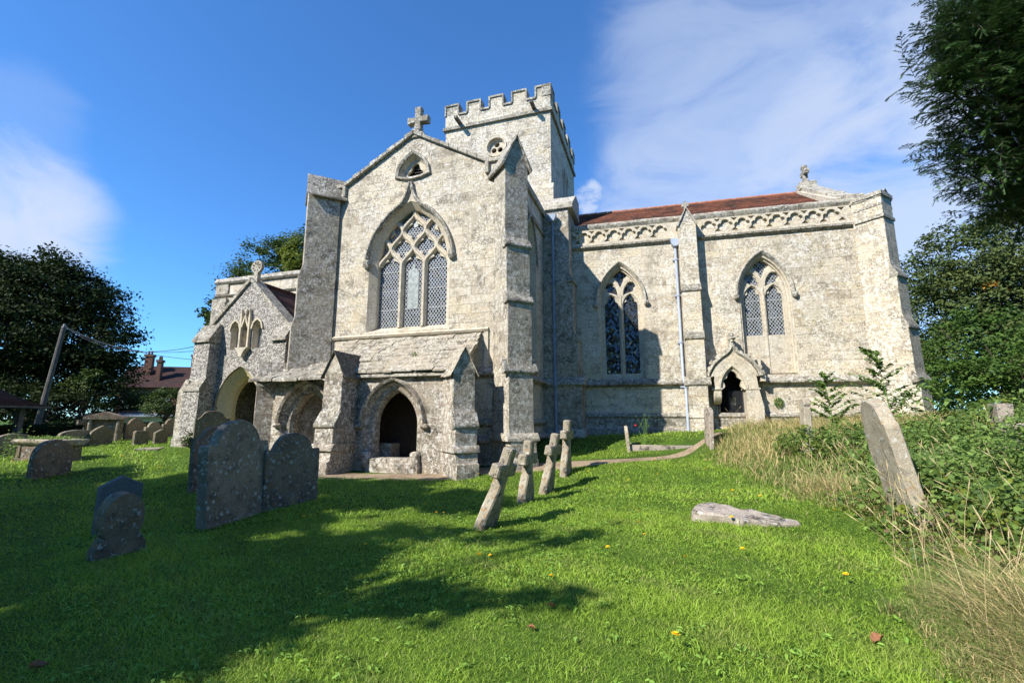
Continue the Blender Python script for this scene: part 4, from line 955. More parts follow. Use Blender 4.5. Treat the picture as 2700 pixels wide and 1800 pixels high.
obj('notice_band', g, 'paper', dd)
for z in (2.16, 2.2, 2.24): g = G(); g.box(CF, dc - .06, dc + .08, .126, .129, z, z + .016); obj('printed_line', g, 'dark', dd)
h = G(); random.seed(3)
for k in range(160):
    a = random.random() * 6.28; r = math.sqrt(random.random()) * .17; x, z = 1.78 + r * math.cos(a) * .9, 2.13 + r * math.sin(a)
    h.tube([CF.p(x, -.01, z), CF.p(x + random.gauss(0, .02), -.07 - random.random() * .05, z - random.random() * .05)], [.008, .003], 3)
obj('wall_moss', h, 'stalk', ch)

# ------------------------------------------------------------------ nave and its porch
g = G(); g.box(T, -21.05, XW, 17, 17.6, -.2, 8.3); g.box(T, -21.05, -20.4, 17.6, 24, -.2, 8.3); nv = part('nave_wall', g, 'chancel_ashlar')
g = G(); g.prism(T, [(17.6, 8.26), (16.9, 8.26), (16.84, 8.34), (16.92, 8.54), (17.6, 8.54)], -21.15, XW + .3); g.prism(T, [(17.1, 7.58), (16.95, 7.58), (16.88, 7.66), (17., 7.74), (17.1, 7.74)], -21.15, XW + .3)
g.box(T, -21.12, -20.3, 16.93, 17.1, 7.74, 8.26); g.box(T, -21.2, -20.3, 16.86, 17.1, 7.2, 7.5)
obj('parapet_coping', g, 'coping', nv, rough=.012, cut=.25)
g = G(); g.box(T, -21.05, -20.2, 16.75, 17.05, -.2, 7.25); obj('pilaster', g, 'grey_ashlar', nv, rough=.01)
g = G(); g.add([T.p(-17.5, 17.4, 8.35), T.p(-9, 17.4, 8.35), T.p(-9, 21, 10.6), T.p(-13.6, 21, 10.6), T.p(-17.5, 24, 8.35), T.p(-9, 24, 8.35)], [(0, 1, 2, 3), (0, 3, 4), (4, 3, 2, 5), (0, 4, 5, 1), (1, 5, 2)]); part('nave_roof', g, 'redtile')
YN = 12.5; NC = -13.9
na = arch(-13.97, 1.98, -.1, 1.95, 1.42, 14)
lwn = [[(c - .2, 4.03), (c - .2, 4.72), (c - .13, 4.93), (c, 5.03), (c + .13, 4.93), (c + .2, 4.72), (c + .2, 4.03)] for c in (-14.42, -13.42)]
nich = [(-14.06, 4.06), (-14.06, 4.75), (-13.93, 4.98), (-13.8, 4.75), (-13.8, 4.06)]
g = G(); g.slab(T, [(-15.75, -.1), (-12.08, -.1), (-12.08, 4.75), (NC, 6.5), (-15.75, 4.75)], [na, nich] + lwn, YN, YN + .5)
np_ = part('nave_porch', g, 'flint')
for x0 in (-15.75, -12.58): g = G(); g.box(T, x0, x0 + .5, YN + .5, 17, -.1, 4.75); obj('side_wall', g, 'flint', np_)
g = G(); g.prism(T, [(-15.85, 4.66), (NC, 6.52), (-11.98, 4.66), (-12.1, 4.6), (NC, 6.36), (-15.7, 4.6)], YN + .4, 17.0, 'v'); rfp = obj('porch_roof', g, 'darktile', np_)
g = G(); g.tube([(NC, YN + .4, 6.52), (NC, 17, 6.52)], .09, 7); obj('ridge_tile', g, 'darktile', rfp)
g = G()
for sg in (-1, 1):
    for i in range(7):
        a, b = i / 7, (i + 1) / 7 - .006; xa = NC + sg * 2.0 * (1 - a); xb = NC + sg * 2.0 * (1 - b); za = 4.66 + 1.92 * a; zb = 4.66 + 1.92 * b; j = random.uniform(0, .015)
        g.prism(T, [(xa, za - .08), (xb, zb - .08), (xb, zb + .07 + j), (xa, za + .07 + j)], YN - .07, YN + .45, 'v')
obj('gable_coping', g, 'coping', np_, rough=.008, cut=.2)
g = G(); xc, zc = -13.8, 7.07
g.box(T, xc - .09, xc + .09, YN + .05, YN + .2, 6.5, 6.85)
circ = [(xc + .24 * math.cos(a * math.pi / 10), zc + .24 * math.sin(a * math.pi / 10)) for a in range(20)]
hs_ = []
for k in range(8):
    a = k * math.pi / 4 + math.pi / 8; hs_.append([(xc + .07 * math.cos(a), zc + .07 * math.sin(a)), (xc + .19 * math.cos(a - .24), zc + .19 * math.sin(a - .24)), (xc + .19 * math.cos(a + .24), zc + .19 * math.sin(a + .24))])
g.slab(T, circ, hs_, YN + .06, YN + .18); obj('wheel_cross', g, 'coping', np_, rough=.006, cut=.1)
g = G(); nn2 = arch(-13.97, 1.68, .0, 1.95, 1.24, 14); nn3 = arch(-13.97, 1.36, .0, 1.95, 1.05, 14)
ring(g, T, na, YN - .006, nn2, YN + .16); ring(g, T, nn2, YN + .16, arch(-13.97, 1.56, 0, 1.95, 1.16, 14), YN + .2); ring(g, T, arch(-13.97, 1.56, 0, 1.95, 1.16, 14), YN + .2, nn3, YN + .36); ring(g, T, nn3, YN + .36, nn3, YN + .52)
aw = obj('archway', g, 'newstone', np_, smooth=.35)
g = G(); g.sweep(T, arch(-13.97, 2.06, None, 1.95, 1.48, 14), [(-.035, YN + .02), (-.03, YN - .07), (.03, YN - .05), (.04, YN + .02)])
for sg in (-1, 1): g.box(T, -13.97 + sg * 1.03 - .07, -13.97 + sg * 1.03 + .07, YN - .08, YN + .02, 1.84, 2.0)
obj('hood_mould', g, 'weathering', aw)
for c in (-14.42, -13.42):
    g = G(); P0_ = lwn[0 if c < -14 else 1]; P1_ = [(c + (x - c) * .72, 4.5 + (z - 4.5) * .9) for x, z in P0_]; g.loft(T, P0_, YN - .004, P1_, YN + .22, True)
    g.sweep(T, [(c - .25, 4.72), (c - .17, 4.97), (c, 5.09), (c + .17, 4.97), (c + .25, 4.72)], [(-.03, YN + .02), (-.03, YN - .06), (.03, YN - .06), (.03, YN + .02)])
    w = obj('porch_window', g, 'trim', np_)
    g = G(); g.slab(T, P0_, [], YN + .23, YN + .24); obj('glass', g, 'glass', w); g = G(); lattice(g, T, c - .16, c + .16, 4.05, 5.0, YN + .2, .08, .012); obj('lead_lattice', g, 'lead', w)
g = G(); g.slab(T, nich, [], YN + .28, YN + .4); g.loft(T, nich, YN - .004, nich, YN + .3, True)
for x in (-14.12, -13.74): g.box(T, x - .035, x + .035, YN - .1, YN + .02, 4.0, 5.15); g.prism(T, [(x - .04, 5.15), (x + .04, 5.15), (x, 5.45)], YN - .1, YN + .02, 'v')
g.sweep(T, [(-14.08, 4.8), (-14.0, 5.0), (-13.93, 5.22), (-13.86, 5.0), (-13.78, 4.8)], [(-.03, YN + .02), (-.03, YN - .1), (.03, YN - .1), (.03, YN + .02)])
g.prism(T, [(-14.2, 4.05), (-14.05, 3.9), (-13.98, 3.72), (-13.88, 3.72), (-13.8, 3.9), (-13.66, 4.05)], YN - .18, YN + .02, 'v'); g.blob((-13.93, YN - .06, 5.36), (.06, .06, .12), 2, .4)
obj('canopied_niche', g, 'trim', np_, rough=.006, cut=.1)
g = G(); g.box(T, -15.25, -12.58, 14.4, 14.5, -.1, 4.4); nd = obj('dark_door_panel', g, 'wood', np_)
for x0, z0, w_, h_ in ((-16.1 + 1.55, 1.45, .16, .24), (-14.3, 1.3, .2, .3), (-13.9, 1.35, .22, .42)): 
    g = G(); g.box(T, x0, x0 + w_, 14.37, 14.39, z0, z0 + h_); obj('notice', g, 'paper', nd)
FB = Fr((-15.45, YN))
g = G(); g.prism(FB, [(.3, -.1), (-.75, -.1), (-.75, .95), (-.62, 1.0), (-.6, 2.55), (-.42, 3.0), (-.4, 4.3), (.3, 4.3)], -.38, .36)
nb = obj('buttress', g, 'flint', np_, rough=.01)
for poly, u0, u1 in (([(.3, 4.95), (-.1, 4.95), (-.48, 4.36), (-.48, 4.27), (.3, 4.27)], -.42, .4), ([(-.38, 3.05), (-.64, 2.62), (-.64, 2.52), (-.38, 2.52)], -.4, .38), ([(.3, .0), (-.8, .0), (-.8, .9), (-.62, 1.02), (.3, 1.02)], -.42, .4)):
    g = G(); g.prism(FB, poly, u0, u1); obj('weathering', g, 'weathering', nb, rough=.012, cut=.15)
g = G(); g.prism(Fr((-15.8, YN)), [(-.35, -.1), (.1, -.1), (.1, 2.9), (-.02, 2.95), (-.35, 2.5)], -.55, -.1, 'v'); obj('buttress', g, 'grey_ashlar', np_, rough=.01)
FB = Fr((-12.3, YN))
g = G(); g.prism(FB, [(.3, -.1), (-.5, -.1), (-.5, 2.6), (-.35, 2.9), (-.32, 4.2), (.3, 4.2)], -.05, .5); nb = obj('buttress', g, 'flint', np_, rough=.01)
g = G(); g.prism(FB, [(.3, 4.85), (-.05, 4.85), (-.42, 4.28), (-.42, 4.18), (.3, 4.18)], -.1, .55); obj('weathering', g, 'weathering', nb, rough=.012, cut=.15)
g = G(); g.box(T, -12.95, -12.72, 15.2, 15.4, 6.2, 6.62); g.prism(T, [(-13.02, 6.62), (-12.66, 6.62), (-12.66, 6.9), (-12.9, 6.78), (-13.02, 6.9)], 15.15, 15.45, 'v'); part('lead_vent', g, 'leadgrey')

# ------------------------------------------------------------------ path
def strip(pts, wid, seg=.25):
    P = cat_rom(pts, 14); V = []; Fq = []
    for i, (x, y) in enumerate(P):
        a = P[max(i - 1, 0)]; b = P[min(i + 1, len(P) - 1)]; t = Vector((b[0] - a[0], b[1] - a[1])).normalized(); n = Vector((-t[1], t[0]))
        w = wid(i / (len(P) - 1)) * (1 + .18 * noise.noise(Vector((x * 1.3, y * 1.3, 5))))
        for k in range(7):
            o = (k / 6 - .5) * w; q = (x + n[0] * o, y + n[1] * o); V.append((*q, H(*q) + .012 - (.02 if k in (0, 6) else 0)))
    for i in range(len(P) - 1):
        for k in range(6): a = i * 7 + k; Fq.append((a, a + 1, a + 8, a + 7))
    return np_mesh('path', V, Fq)
PATH = [(-11.5, 9.6), (-9.6, 9.5), (-8, 9.7), (-6.2, 10.2), (-4.6, 10.95), (-3.0, 11.55), (-1.7, 12.15), (-.5, 12.9), (.55, 13.5), (1.4, 14.6), (1.75, 15.2)]
PW = lambda t: 1.25 if t < .35 else (1.25 - 1.02 * min(1, (t - .35) / .5))
obj('path', strip(PATH, PW), 'gravel', kind='structure', smooth=3.)

# ------------------------------------------------------------------ gravestones
def stone_thing(name, label, cat, outline, th, loc, yaw=0., lean=0., tilt=0., mat='grave_grey', group=None, rough=.008, bevel=.012, extra=None, cut=.07):
    """upright slab: outline (along its width, height), thickness th; yaw 0 = broad faces to east and west; lean: sideways, tilt: towards a face"""
    F = Fr((0, 0), 90); g = G(); g.prism(F, outline, -th / 2, th / 2, 'v')
    o = obj(name, g, mat, rough=rough, bevel=bevel, cut=cut)
    o.location = (loc[0], loc[1], H(loc[0], loc[1])); o.rotation_euler = (R(lean), R(tilt), R(yaw))
    tag(o, label, cat, group); return o
def headtop(w, h, kind, n=10):
    a = w / 2; P = [(-a, -.25), (a, -.25)]
    if kind == 'round': P += [(a, h - a)] + [(a * math.cos(t), h - a + a * math.sin(t)) for t in np.linspace(.15, math.pi - .15, n)] + [(-a, h - a)]
    elif kind == 'segment': P += [(a, h - .16)] + [(a * math.cos(t), h - .16 + .16 * math.sin(t)) for t in np.linspace(.2, math.pi - .2, n)] + [(-a, h - .16)]
    elif kind == 'shoulder':
        b = a * .72; P += [(a, h - b * .85), (a * .93, h - b * .80), (b, h - b * .82)] + [(b * math.cos(t), h - b + b * math.sin(t)) for t in np.linspace(.28, math.pi - .28, n)] + [(-b, h - b * .82), (-a * .93, h - b * .80), (-a, h - b * .85)]
    elif kind == 'ogee':
        P += [(a, h - .22), (a * .86, h - .26), (a * .7, h - .2), (a * .55, h - .08), (a * .3, h - .01), (0, h), (-a * .3, h - .01), (-a * .55, h - .08), (-a * .7, h - .2), (-a * .86, h - .26), (-a, h - .22)]
    elif kind == 'point': P += [(a, h - .13), (0, h), (-a, h - .13)]
    elif kind == 'lancet': P += [(a, h - .3)] + [(a * (1 - t ** 1.8), h - .3 + .3 * t) for t in np.linspace(.15, 1, 6)] + [(-a * (1 - t ** 1.8), h - .3 + .3 * t) for t in np.linspace(.85, .15, 5)] + [(-a, h - .3)]
    elif kind == 'flat': P += [(a, h - .05), (a - .05, h), (-a + .05, h), (-a, h - .05)]
    return P
ST = stone_thing
# outline x runs south to north (frame turned 90 degrees)
ST('headstone', 'tallest shaded headstone at the front, wide with a round arched head between small shoulders', 'headstone', headtop(1.2, 1.53, 'shoulder', 14), .18, (-6.38, 5.84), yaw=4, lean=1.5, tilt=-4, mat='grave_grey', rough=.012)
ST('headstone', 'dark round shouldered headstone with white lichen rosettes, just right of the tallest one', 'headstone', headtop(.98, 1.24, 'shoulder', 12), .15, (-6.22, 6.78), yaw=-18, lean=0, tilt=-2, mat='grave_brown', rough=.012)
ST('headstone', 'dark brown shouldered headstone half hidden behind the left edge of the tallest one', 'headstone', headtop(1.05, 1.22, 'ogee'), .12, (-8.95, 7.62), yaw=-4, tilt=-3, mat='grave_brown', rough=.012)
ST('headstone', 'sunlit tan headstone with curved scrolled top in front of the flint porch', 'headstone', headtop(.95, 1.28, 'ogee'), .12, (-13.68, 11.35), yaw=-32, mat='grave_tan', rough=.006)
o = ST('headstone', 'smooth slate grey modern headstone with a low pointed top behind the keyhole stone', 'headstone', headtop(.5, .78, 'point'), .12, (-5.94, 4.62), yaw=-14, mat='grave_modern', rough=.0, bevel=.01)
o.location = (-7.42, 4.83, H(-7.42, 4.83))
KEY = [(-.38, -.2), (.38, -.2), (.33, .12), (.24, .24)] + [(.29 * math.cos(t), .42 + .29 * math.sin(t)) for t in np.linspace(-.75, math.pi + .75, 18)] + [(-.24, .24), (-.33, .12)]
ST('headstone', 'small leaning keyhole shaped gravestone with orange and white lichen, nearest on the left', 'headstone', [(x * .72, z) for x, z in KEY], .19, (-6.1, 4.02), yaw=-10, lean=2, tilt=2, mat='grave_brown', rough=.014, cut=.05)
ST('headstone', 'lichen spotted round topped headstone in front of the ivy grown chest tomb', 'headstone', headtop(.82, .86, 'round'), .16, (-13.9, 7.42), yaw=6, lean=-3, mat='grave_brown', rough=.012)
ST('headstone', 'dark headstone cut by the left edge of the photo near the lychgate', 'headstone', headtop(.9, .72, 'segment'), .12, (-19.1, 9.2), yaw=5, mat='grave_grey')
ST('headstone', 'grey rounded headstone leaning close behind the chest tomb, lowest of a huddle', 'headstone', headtop(1.25, .62, 'segment'), .14, (-20.3, 11.55), yaw=5, mat='grave_grey')
ST('headstone', 'light grey weathered headstone with pointed top just left of the pedimented monument', 'headstone', headtop(.8, .72, 'lancet'), .12, (-20.2, 12.2), yaw=5, tilt=4, mat='grave_tan')
ST('headstone', 'tall dark lichened headstone with shouldered round head by the pale low building', 'headstone', headtop(.85, .92, 'shoulder'), .12, (-21.3, 14.1), yaw=5, mat='grave_brown')
ST('headstone', 'small clean headstone with flat top and bright sunlit edge, nearest of the small row', 'headstone', headtop(.52, .52, 'flat'), .12, (-18.15, 12.25), yaw=5, mat='grave_tan', rough=.003)
ST('headstone', 'mottled grey headstone with scroll head between two small clean ones', 'headstone', headtop(.72, .78, 'shoulder'), .12, (-19.7, 13.75), yaw=5, mat='grave_grey')
ST('headstone', 'small clean headstone with low pointed top, middle of the small row', 'headstone', headtop(.52, .55, 'point'), .12, (-18.2, 13.0), yaw=5, mat='grave_tan', rough=.003)
ST('headstone', 'dark square shouldered headstone behind the small row, under the round bush', 'headstone', headtop(.95, .9, 'shoulder'), .13, (-23.7, 17.4), yaw=5, mat='grave_brown')
ST('headstone', 'small clean headstone with curved top nearest the flint porch buttress', 'headstone', headtop(.52, .56, 'ogee'), .12, (-18.6, 14.15), yaw=5, mat='grave_tan', rough=.003)
def cross_outline(h, a=.3, w=.1, base=.24):
    z = h - .34
    return [(-base, -.25), (base, -.25), (base, .12), (base * .82, .32), (w * 1.15, h * .47), (w, h * .56), (w, z - .1), (a, z - .1), (a, z + .1), (w, z + .1), (w, h), (-w, h), (-w, z + .1), (-a, z + .1), (-a, z - .1), (-w, z - .1), (-w, h * .56), (-w * 1.15, h * .47), (-base * .82, .32), (-base, .12)]
cgrp = 'row of stone grave crosses on the lawn'
for (x, y), hh_, lean, tilt, yaw, lab in (((-2.55, 6.72), 1.22, -2, 19, -7, 'leaning stone cross in front of the row of four, tilting furthest to the right'), ((-2.44, 8.52), 1.12, 0, 4, -6, 'short upright stone cross, second nearest in the row of four'),
        ((-2.32, 9.65), 1.22, 0, 11, -7, 'lichened stone cross leaning slightly right, third in the row of four'), ((-2.17, 11.02), 1.25, 0, 3, -6, 'slim upright pale stone cross, farthest in the row of four by the gravel path')):
    ST('grave_cross', lab, 'grave cross', cross_outline(hh_, .31, .095, .24), .16, (x, y), yaw, lean, tilt, 'cross_stone', cgrp, rough=.007, bevel=.022, cut=.05)
ST('grave_cross', 'plain sunlit stone cross standing before the dark hedge on the left', 'grave cross', cross_outline(1.12, .36, .11, .16), .16, (-22.3, 12.95), -10, mat='grave_tan', rough=.004)
ST('headstone', 'thin pale headstone seen edge on beside the rose bush near the wall', 'headstone', headtop(.55, .68, 'round'), .09, (-.9, 13.95), yaw=6, tilt=-5, mat='grave_pale')
ST('headstone', 'narrow white lichened headstone seen edge on just left of the priest doorway', 'headstone', headtop(.62, 1.04, 'segment'), .11, (1.26, 13.85), yaw=8, tilt=2, mat='ledger', rough=.015)
ST('headstone', 'slim pale stone post with small knob rising from the brambles in front of the chancel', 'headstone', [(-.13, -.25), (.13, -.25), (.12, .9), (.1, .93), (.13, .97), (.13, 1.02), (.08, 1.1), (-.08, 1.1), (-.13, 1.02), (-.13, .97), (-.1, .93), (-.12, .9)], .14, (2.98, 11.5), yaw=8, tilt=2, mat='grave_pale')
BIGT = [(-.4, -.3), (.42, -.3), (.42, 1.05), (.36, 1.08), (.34, 1.2), (.24, 1.32), (.1, 1.4), (-.06, 1.41), (-.22, 1.36), (-.33, 1.26), (-.37, 1.14), (-.42, 1.12)]
ST('headstone', 'big tilted carved headstone with white lichen blotches standing among the dry grass on the right', 'headstone', [(x * .78, z * 1.03) for x, z in BIGT], .15, (2.74, 6.72), yaw=0, lean=-1, tilt=-10.5, mat='grave_pale', rough=.01)
F0 = Fr((0, 0)); g = G()
g.slab(Fr((0, 0)), [(0, 0), (1, 0), (1, 1), (0, 1)], [], 0, .01); g = G()
SL = [(-.62, -.20), (-.44, -.25), (-.2, -.22), (-.02, -.31), (.12, -.26), (.34, -.24), (.5, -.20), (.66, -.12), (.63, -.02), (.5, .05), (.38, .14), (.22, .13), (.1, .2), (-.02, .15), (-.08, .17), (-.16, .27), (-.3, .25), (-.45, .31), (-.52, .2), (-.58, .1)]
g.prism(F0, SL, -.12, .085, 'z'); o = obj('fallen_slab', g, 'ledger', rough=.028, cut=.05, bevel=.02)
o.location = (.98, 7.02, H(.98, 7.02) + .01); o.rotation_euler = (R(7), R(3), R(-10)); tag(o, 'fallen pinkish stone slab with broken edges and black lichen lying in the lawn', 'stone slab')
g = G()
for u0, u1, v0, v1 in ((-.85, .95, -.36, -.26), (-.85, .95, .3, .4), (.85, .95, -.26, .3)): g.box(F0, u0, u1, v0, v1, -.2, .09)
o = obj('grave_kerb', g, 'ledger', rough=.012, cut=.12, bevel=.01); o.location = (0, 14.2, H(0, 14.2) - .06); o.rotation_euler = (R(2), 0, R(4)); tag(o, 'low stone grave kerb set in the grass by the chancel wall', 'grave kerb')
g = G(); g.prism(F0, [(-.5, -.3), (.5, -.28), (.52, .3), (-.5, .32)], -.08, .03, 'z'); o = obj('ledger_slab', g, 'ledger', rough=.008, cut=.1); o.location = (-15.6, 10.85, H(-15.6, 10.85)); o.rotation_euler = (0, 0, R(-46)); tag(o, 'small flat ledger slab lying flush in the sunlit lawn on the left', 'stone slab')
# chest tomb
ct = thing('chest_tomb', 'broad ivy grown chest tomb with moulded lid on the left lawn', 'chest tomb', (-16.45, 8.68, H(-16.45, 8.68)))
FC = Fr((-16.45, 8.68), 0., H(-16.45, 8.68))
g = G(); g.box(FC, -.9, .9, -.22, .26, -.2, .46); g.box(FC, -.97, .97, -.28, .32, -.2, .08)
for u in (-.83, .83): g.box(FC, u - .09, u + .09, -.25, .29, .05, .46)
obj('chest', g, 'grave_brown', ct, rough=.012, cut=.15, bevel=.01)
g = G(); g.prism(FC, [(-.34, .53), (-.34, .6), (.38, .6), (.38, .53), (.28, .44), (-.26, .44)], -1.04, 1.04); obj('lid', g, 'grave_pale', ct, rough=.01, cut=.15, bevel=.012)
# pedimented monument
pm = thing('monument', 'dark pedimented stone monument with two columns in front of the hedge', 'monument', (-21.5, 13.1, H(-21.5, 13.1))); FPm = Fr((-21.5, 13.1), 42, H(-21.5, 13.1))
g = G(); g.box(FPm, -.52, .52, -.1, .2, -.2, .95); obj('tablet', g, 'grave_brown', pm, rough=.004)
for u in (-.45, .45): g = G(); g.tube([FPm.p(u, -.16, -.1), FPm.p(u, -.16, .88)], .07, 10); obj('column', g, 'grave_grey', pm)
g = G(); g.prism(FPm, [(-.66, .88), (.66, .88), (.66, .98), (0, 1.2), (-.66, .98)], -.26, .22, 'v'); obj('pediment', g, 'grave_brown', pm, bevel=.01)
# rubble tomb in the brambles on the right
bt = thing('chest_tomb', 'crumbling pale rubble tomb half buried in brambles on the right', 'chest tomb', (6.2, 9.6, H(6.2, 9.6))); FB2 = Fr((6.2, 9.7), -8, H(6.2, 9.7)); random.seed(4)
g = G()
for k in range(16): g.blob(FB2.p(random.uniform(-.7, .9), random.uniform(-.3, .3), random.uniform(.05, .42)), (random.uniform(.14, .26), random.uniform(.12, .2), random.uniform(.09, .15)), k, .5)
obj('rubble', g, 'ledger', bt)
for q in ((.1, 1.0, -.35, .35, .5, .62), (1.05, 1.35, -.2, .2, -.1, .95), (-.9, -.7, -.15, .15, -.1, .75)): g = G(); g.box(FB2, *q); obj('slab', g, 'ledger', bt, rough=.025, cut=.1)

# ------------------------------------------------------------------ far left: lychgate, pole, house, wall, low building
lg_ = thing('lychgate', 'old timber lychgate under a swept hipped dark tile roof at the left edge', 'lychgate', (-29.4, 12.2, H(-29.4, 12.2)))
FL = Fr((-29.4, 12.2), 17.6, 0); eave, ridge = 2.16, 3.5; g = G(); n = 30
for i in range(n):
    t0, t1 = i / n, (i + 1) / n
    def ringp(t, up=0.):
        a, b_ = .35 + 1.85 * t, 1.75 * t + .02; z = eave + (ridge - eave) * (1 - t) ** 1.55 + up
        return [FL.p(-a, -b_, z), FL.p(a, -b_, z), FL.p(a, b_, z), FL.p(-a, b_, z)]
    A_, B_, C_ = ringp(t0), ringp(t1, .028), ringp(t1)
    g.add(A_ + B_ + C_, [(k, (k + 1) % 4, 4 + (k + 1) % 4, 4 + k) for k in range(4)] + [(4 + k, 4 + (k + 1) % 4, 8 + (k + 1) % 4, 8 + k) for k in range(4)])
obj('roof', g, 'darktile', lg_)
g = G(); g.tube([FL.p(-.45, 0, ridge + .03), FL.p(.45, 0, ridge + .03)], .09, 7); obj('ridge_tile', g, 'darktile', lg_)
for k, (u0, u1, v0, v1) in enumerate(((-2.2, 2.2, -1.78, -1.7), (-2.2, 2.2, 1.7, 1.78), (-2.2, -2.12, -1.7, 1.7), (2.12, 2.2, -1.7, 1.7))): g = G(); g.box(FL, u0, u1, v0, v1, 2.06, 2.15); obj('eaves_board', g, 'greywood', lg_)
z0_ = H(-29.4, 12.2)
for u in (-1.45, 1.45):
    for v in (-1.1, 1.1): g = G(); g.box(FL, u - .11, u + .11, v - .11, v + .11, z0_ - .2, 2.4); g.tube([FL.p(u, v, 1.35), FL.p(u * .75, v, 1.9), FL.p(u * .4, v, 2.15)], .07, 6); g.tube([FL.p(u, v, 1.2), FL.p(u * 1.1, v - .1, .9), FL.p(u * 1.35, v - .2, z0_ - .1)], .09, 6); obj('post', g, 'greywood', lg_)
pole = thing('telegraph_pole', 'leaning grey timber telegraph pole in front of the dark sycamore', 'telegraph pole', (-33.8, 17.1, H(-33.8, 17.1)))
b0 = Vector((-33.8, 17.1, .5)); pd = Vector((.953, .302, 0)); tp = Vector((-33.65, 17.22, 6.95)) + pd * .45
g = G(); g.tube([b0, tp], [.15, .11], 9); obj('pole', g, 'greywood', pole)
g = G(); g.tube([tp + Vector((0, 0, -.1)), tp + Vector((0, 0, .12))], [.13, .05], 8); obj('pole_cap', g, 'leadgrey', pole)
def wire(a, b, sag, r=.014):
    P = [Vector(a).lerp(Vector(b), t) - Vector((0, 0, sag * 4 * t * (1 - t))) for t in np.linspace(0, 1, 16)]; g = G(); g.tube(P, r, 4); return g
for lab, b, sg in (('upper overhead cable sagging from the pole to the porch gable', (-15.7, 13.2, 4.6), .95), ('second overhead cable running close below the upper one', (-15.9, 15., 4.95), 1.05), ('lower overhead cable sloping down to the porch buttress', (-16.0, 12.6, 3.7), .35)):
    tag(obj('overhead_cable', wire(tp, b, sg), 'cable'), lab, 'cable', 'overhead cables on the left')
hs2 = thing('house', 'distant red brick house with tall chimneys behind the churchyard trees', 'house', (-61, 43.6, 1)); FH = Fr((-61, 43.6), 32, 1)
g = G(); g.box(FH, -5.6, 5.6, 0, 7, -.5, 4.6); obj('wall', g, 'brick', hs2)
g = G(); g.prism(FH, [(-.5, 4.5), (3.5, 7.6), (7.5, 4.5)], -6.0, 6.0); g.add([FH.p(6, -.5, 4.5), FH.p(6, 7.5, 4.5), FH.p(6, 3.5, 7.6), FH.p(8.6, 3.5, 4.5)], [(0, 3, 2), (3, 1, 2)]); rfh = obj('roof', g, 'darktile', hs2)
for u, v, zt2, w in ((-3.2, 2., 9.2, .85), (-1.5, 1., 8.4, .5), (2.0, 2.6, 9.4, .8)):
    g = G(); g.box(FH, u - w / 2, u + w / 2, v - .35, v + .35, 4.8, zt2 - .5); g.box(FH, u - w / 2 - .1, u + w / 2 + .1, v - .45, v + .45, zt2 - .5, zt2 - .2)
    for k in (-.2, .2): g.tube([FH.p(u + k * w, v, zt2 - .2), FH.p(u + k * w, v, zt2 + .3)], [.13, .1], 7)
    obj('chimney', g, 'brick', rfh)
for u in (-4.5, 0, 4.5): g = G(); g.box(FH, u - .5, u + .5, -.06, .05, 1.5, 3.2); obj('window', g, 'frost', hs2)
lb = thing('outbuilding', 'long low cream outbuilding with grey and red tiled roof beyond the hedge', 'outbuilding', (-35.2, 23.4, 1)); FLb = Fr((-35.2, 23.4), 17.6, .8)
g = G(); g.box(FLb, -4.5, 8, 0, 3, -.5, .95); obj('wall', g, 'cream', lb)
g = G(); g.prism(FLb, [(-.3, .9), (1.6, 1.24), (3.3, .9)], -4.7, 8.2); rr = obj('roof', g, 'leadgrey', lb)
g = G(); g.box(FLb, -4.7, 8.2, 1.45, 1.75, 1.22, 1.34); obj('ridge_tile', g, 'ridge', rr)

# ------------------------------------------------------------------ foliage builders
rng = np.random.default_rng(11)
def leaves_mesh(name, C, N, size, tint, aspect=.62, fold=.18, rs=None, hexa=False):
    """C centres, N facing normals; each leaf a small folded blade, kinked along its midrib"""
    rs = rs or rng; n = len(C); N = N / (np.linalg.norm(N, axis=1, keepdims=True) + 1e-9)
    r = rs.normal(size=(n, 3)); a = np.cross(N, r); a /= (np.linalg.norm(a, axis=1, keepdims=True) + 1e-9); b = np.cross(N, a)
    s = (size * rs.uniform(.65, 1.3, n))[:, None]; i = np.arange(n)[:, None]
    p0 = C - a * s * .5; p2 = C + a * s * .5
    if hexa:
        w = s * aspect * .5; k = N * s * fold; dr = -N * s * .16
        V = np.stack([p0, C - a * s * .22 + b * w + k, C + a * s * .16 + b * w * .82 + k + dr * .3, p2 + dr, C + a * s * .16 - b * w * .82 + k + dr * .3, C - a * s * .22 - b * w + k, C + dr * .2], 1).reshape(-1, 3)
        i = i * 7; Fq = np.concatenate([i + [q] for q in ([0, 1, 6], [1, 2, 6], [2, 3, 6], [3, 4, 6], [4, 5, 6], [5, 0, 6])], 0); m = 7
    else:
        V = np.stack([p0, C + b * s * aspect * .5 + N * s * fold, p2, C - b * s * aspect * .5 + N * s * fold], 1).reshape(-1, 3); i = i * 4
        Fq = np.concatenate([i + [[0, 1, 2]], i + [[0, 2, 3]]], 0); m = 4
    t = np.repeat(tint, m)[:, None] * np.ones((1, 3))
    return np_mesh(name, V, Fq, t)
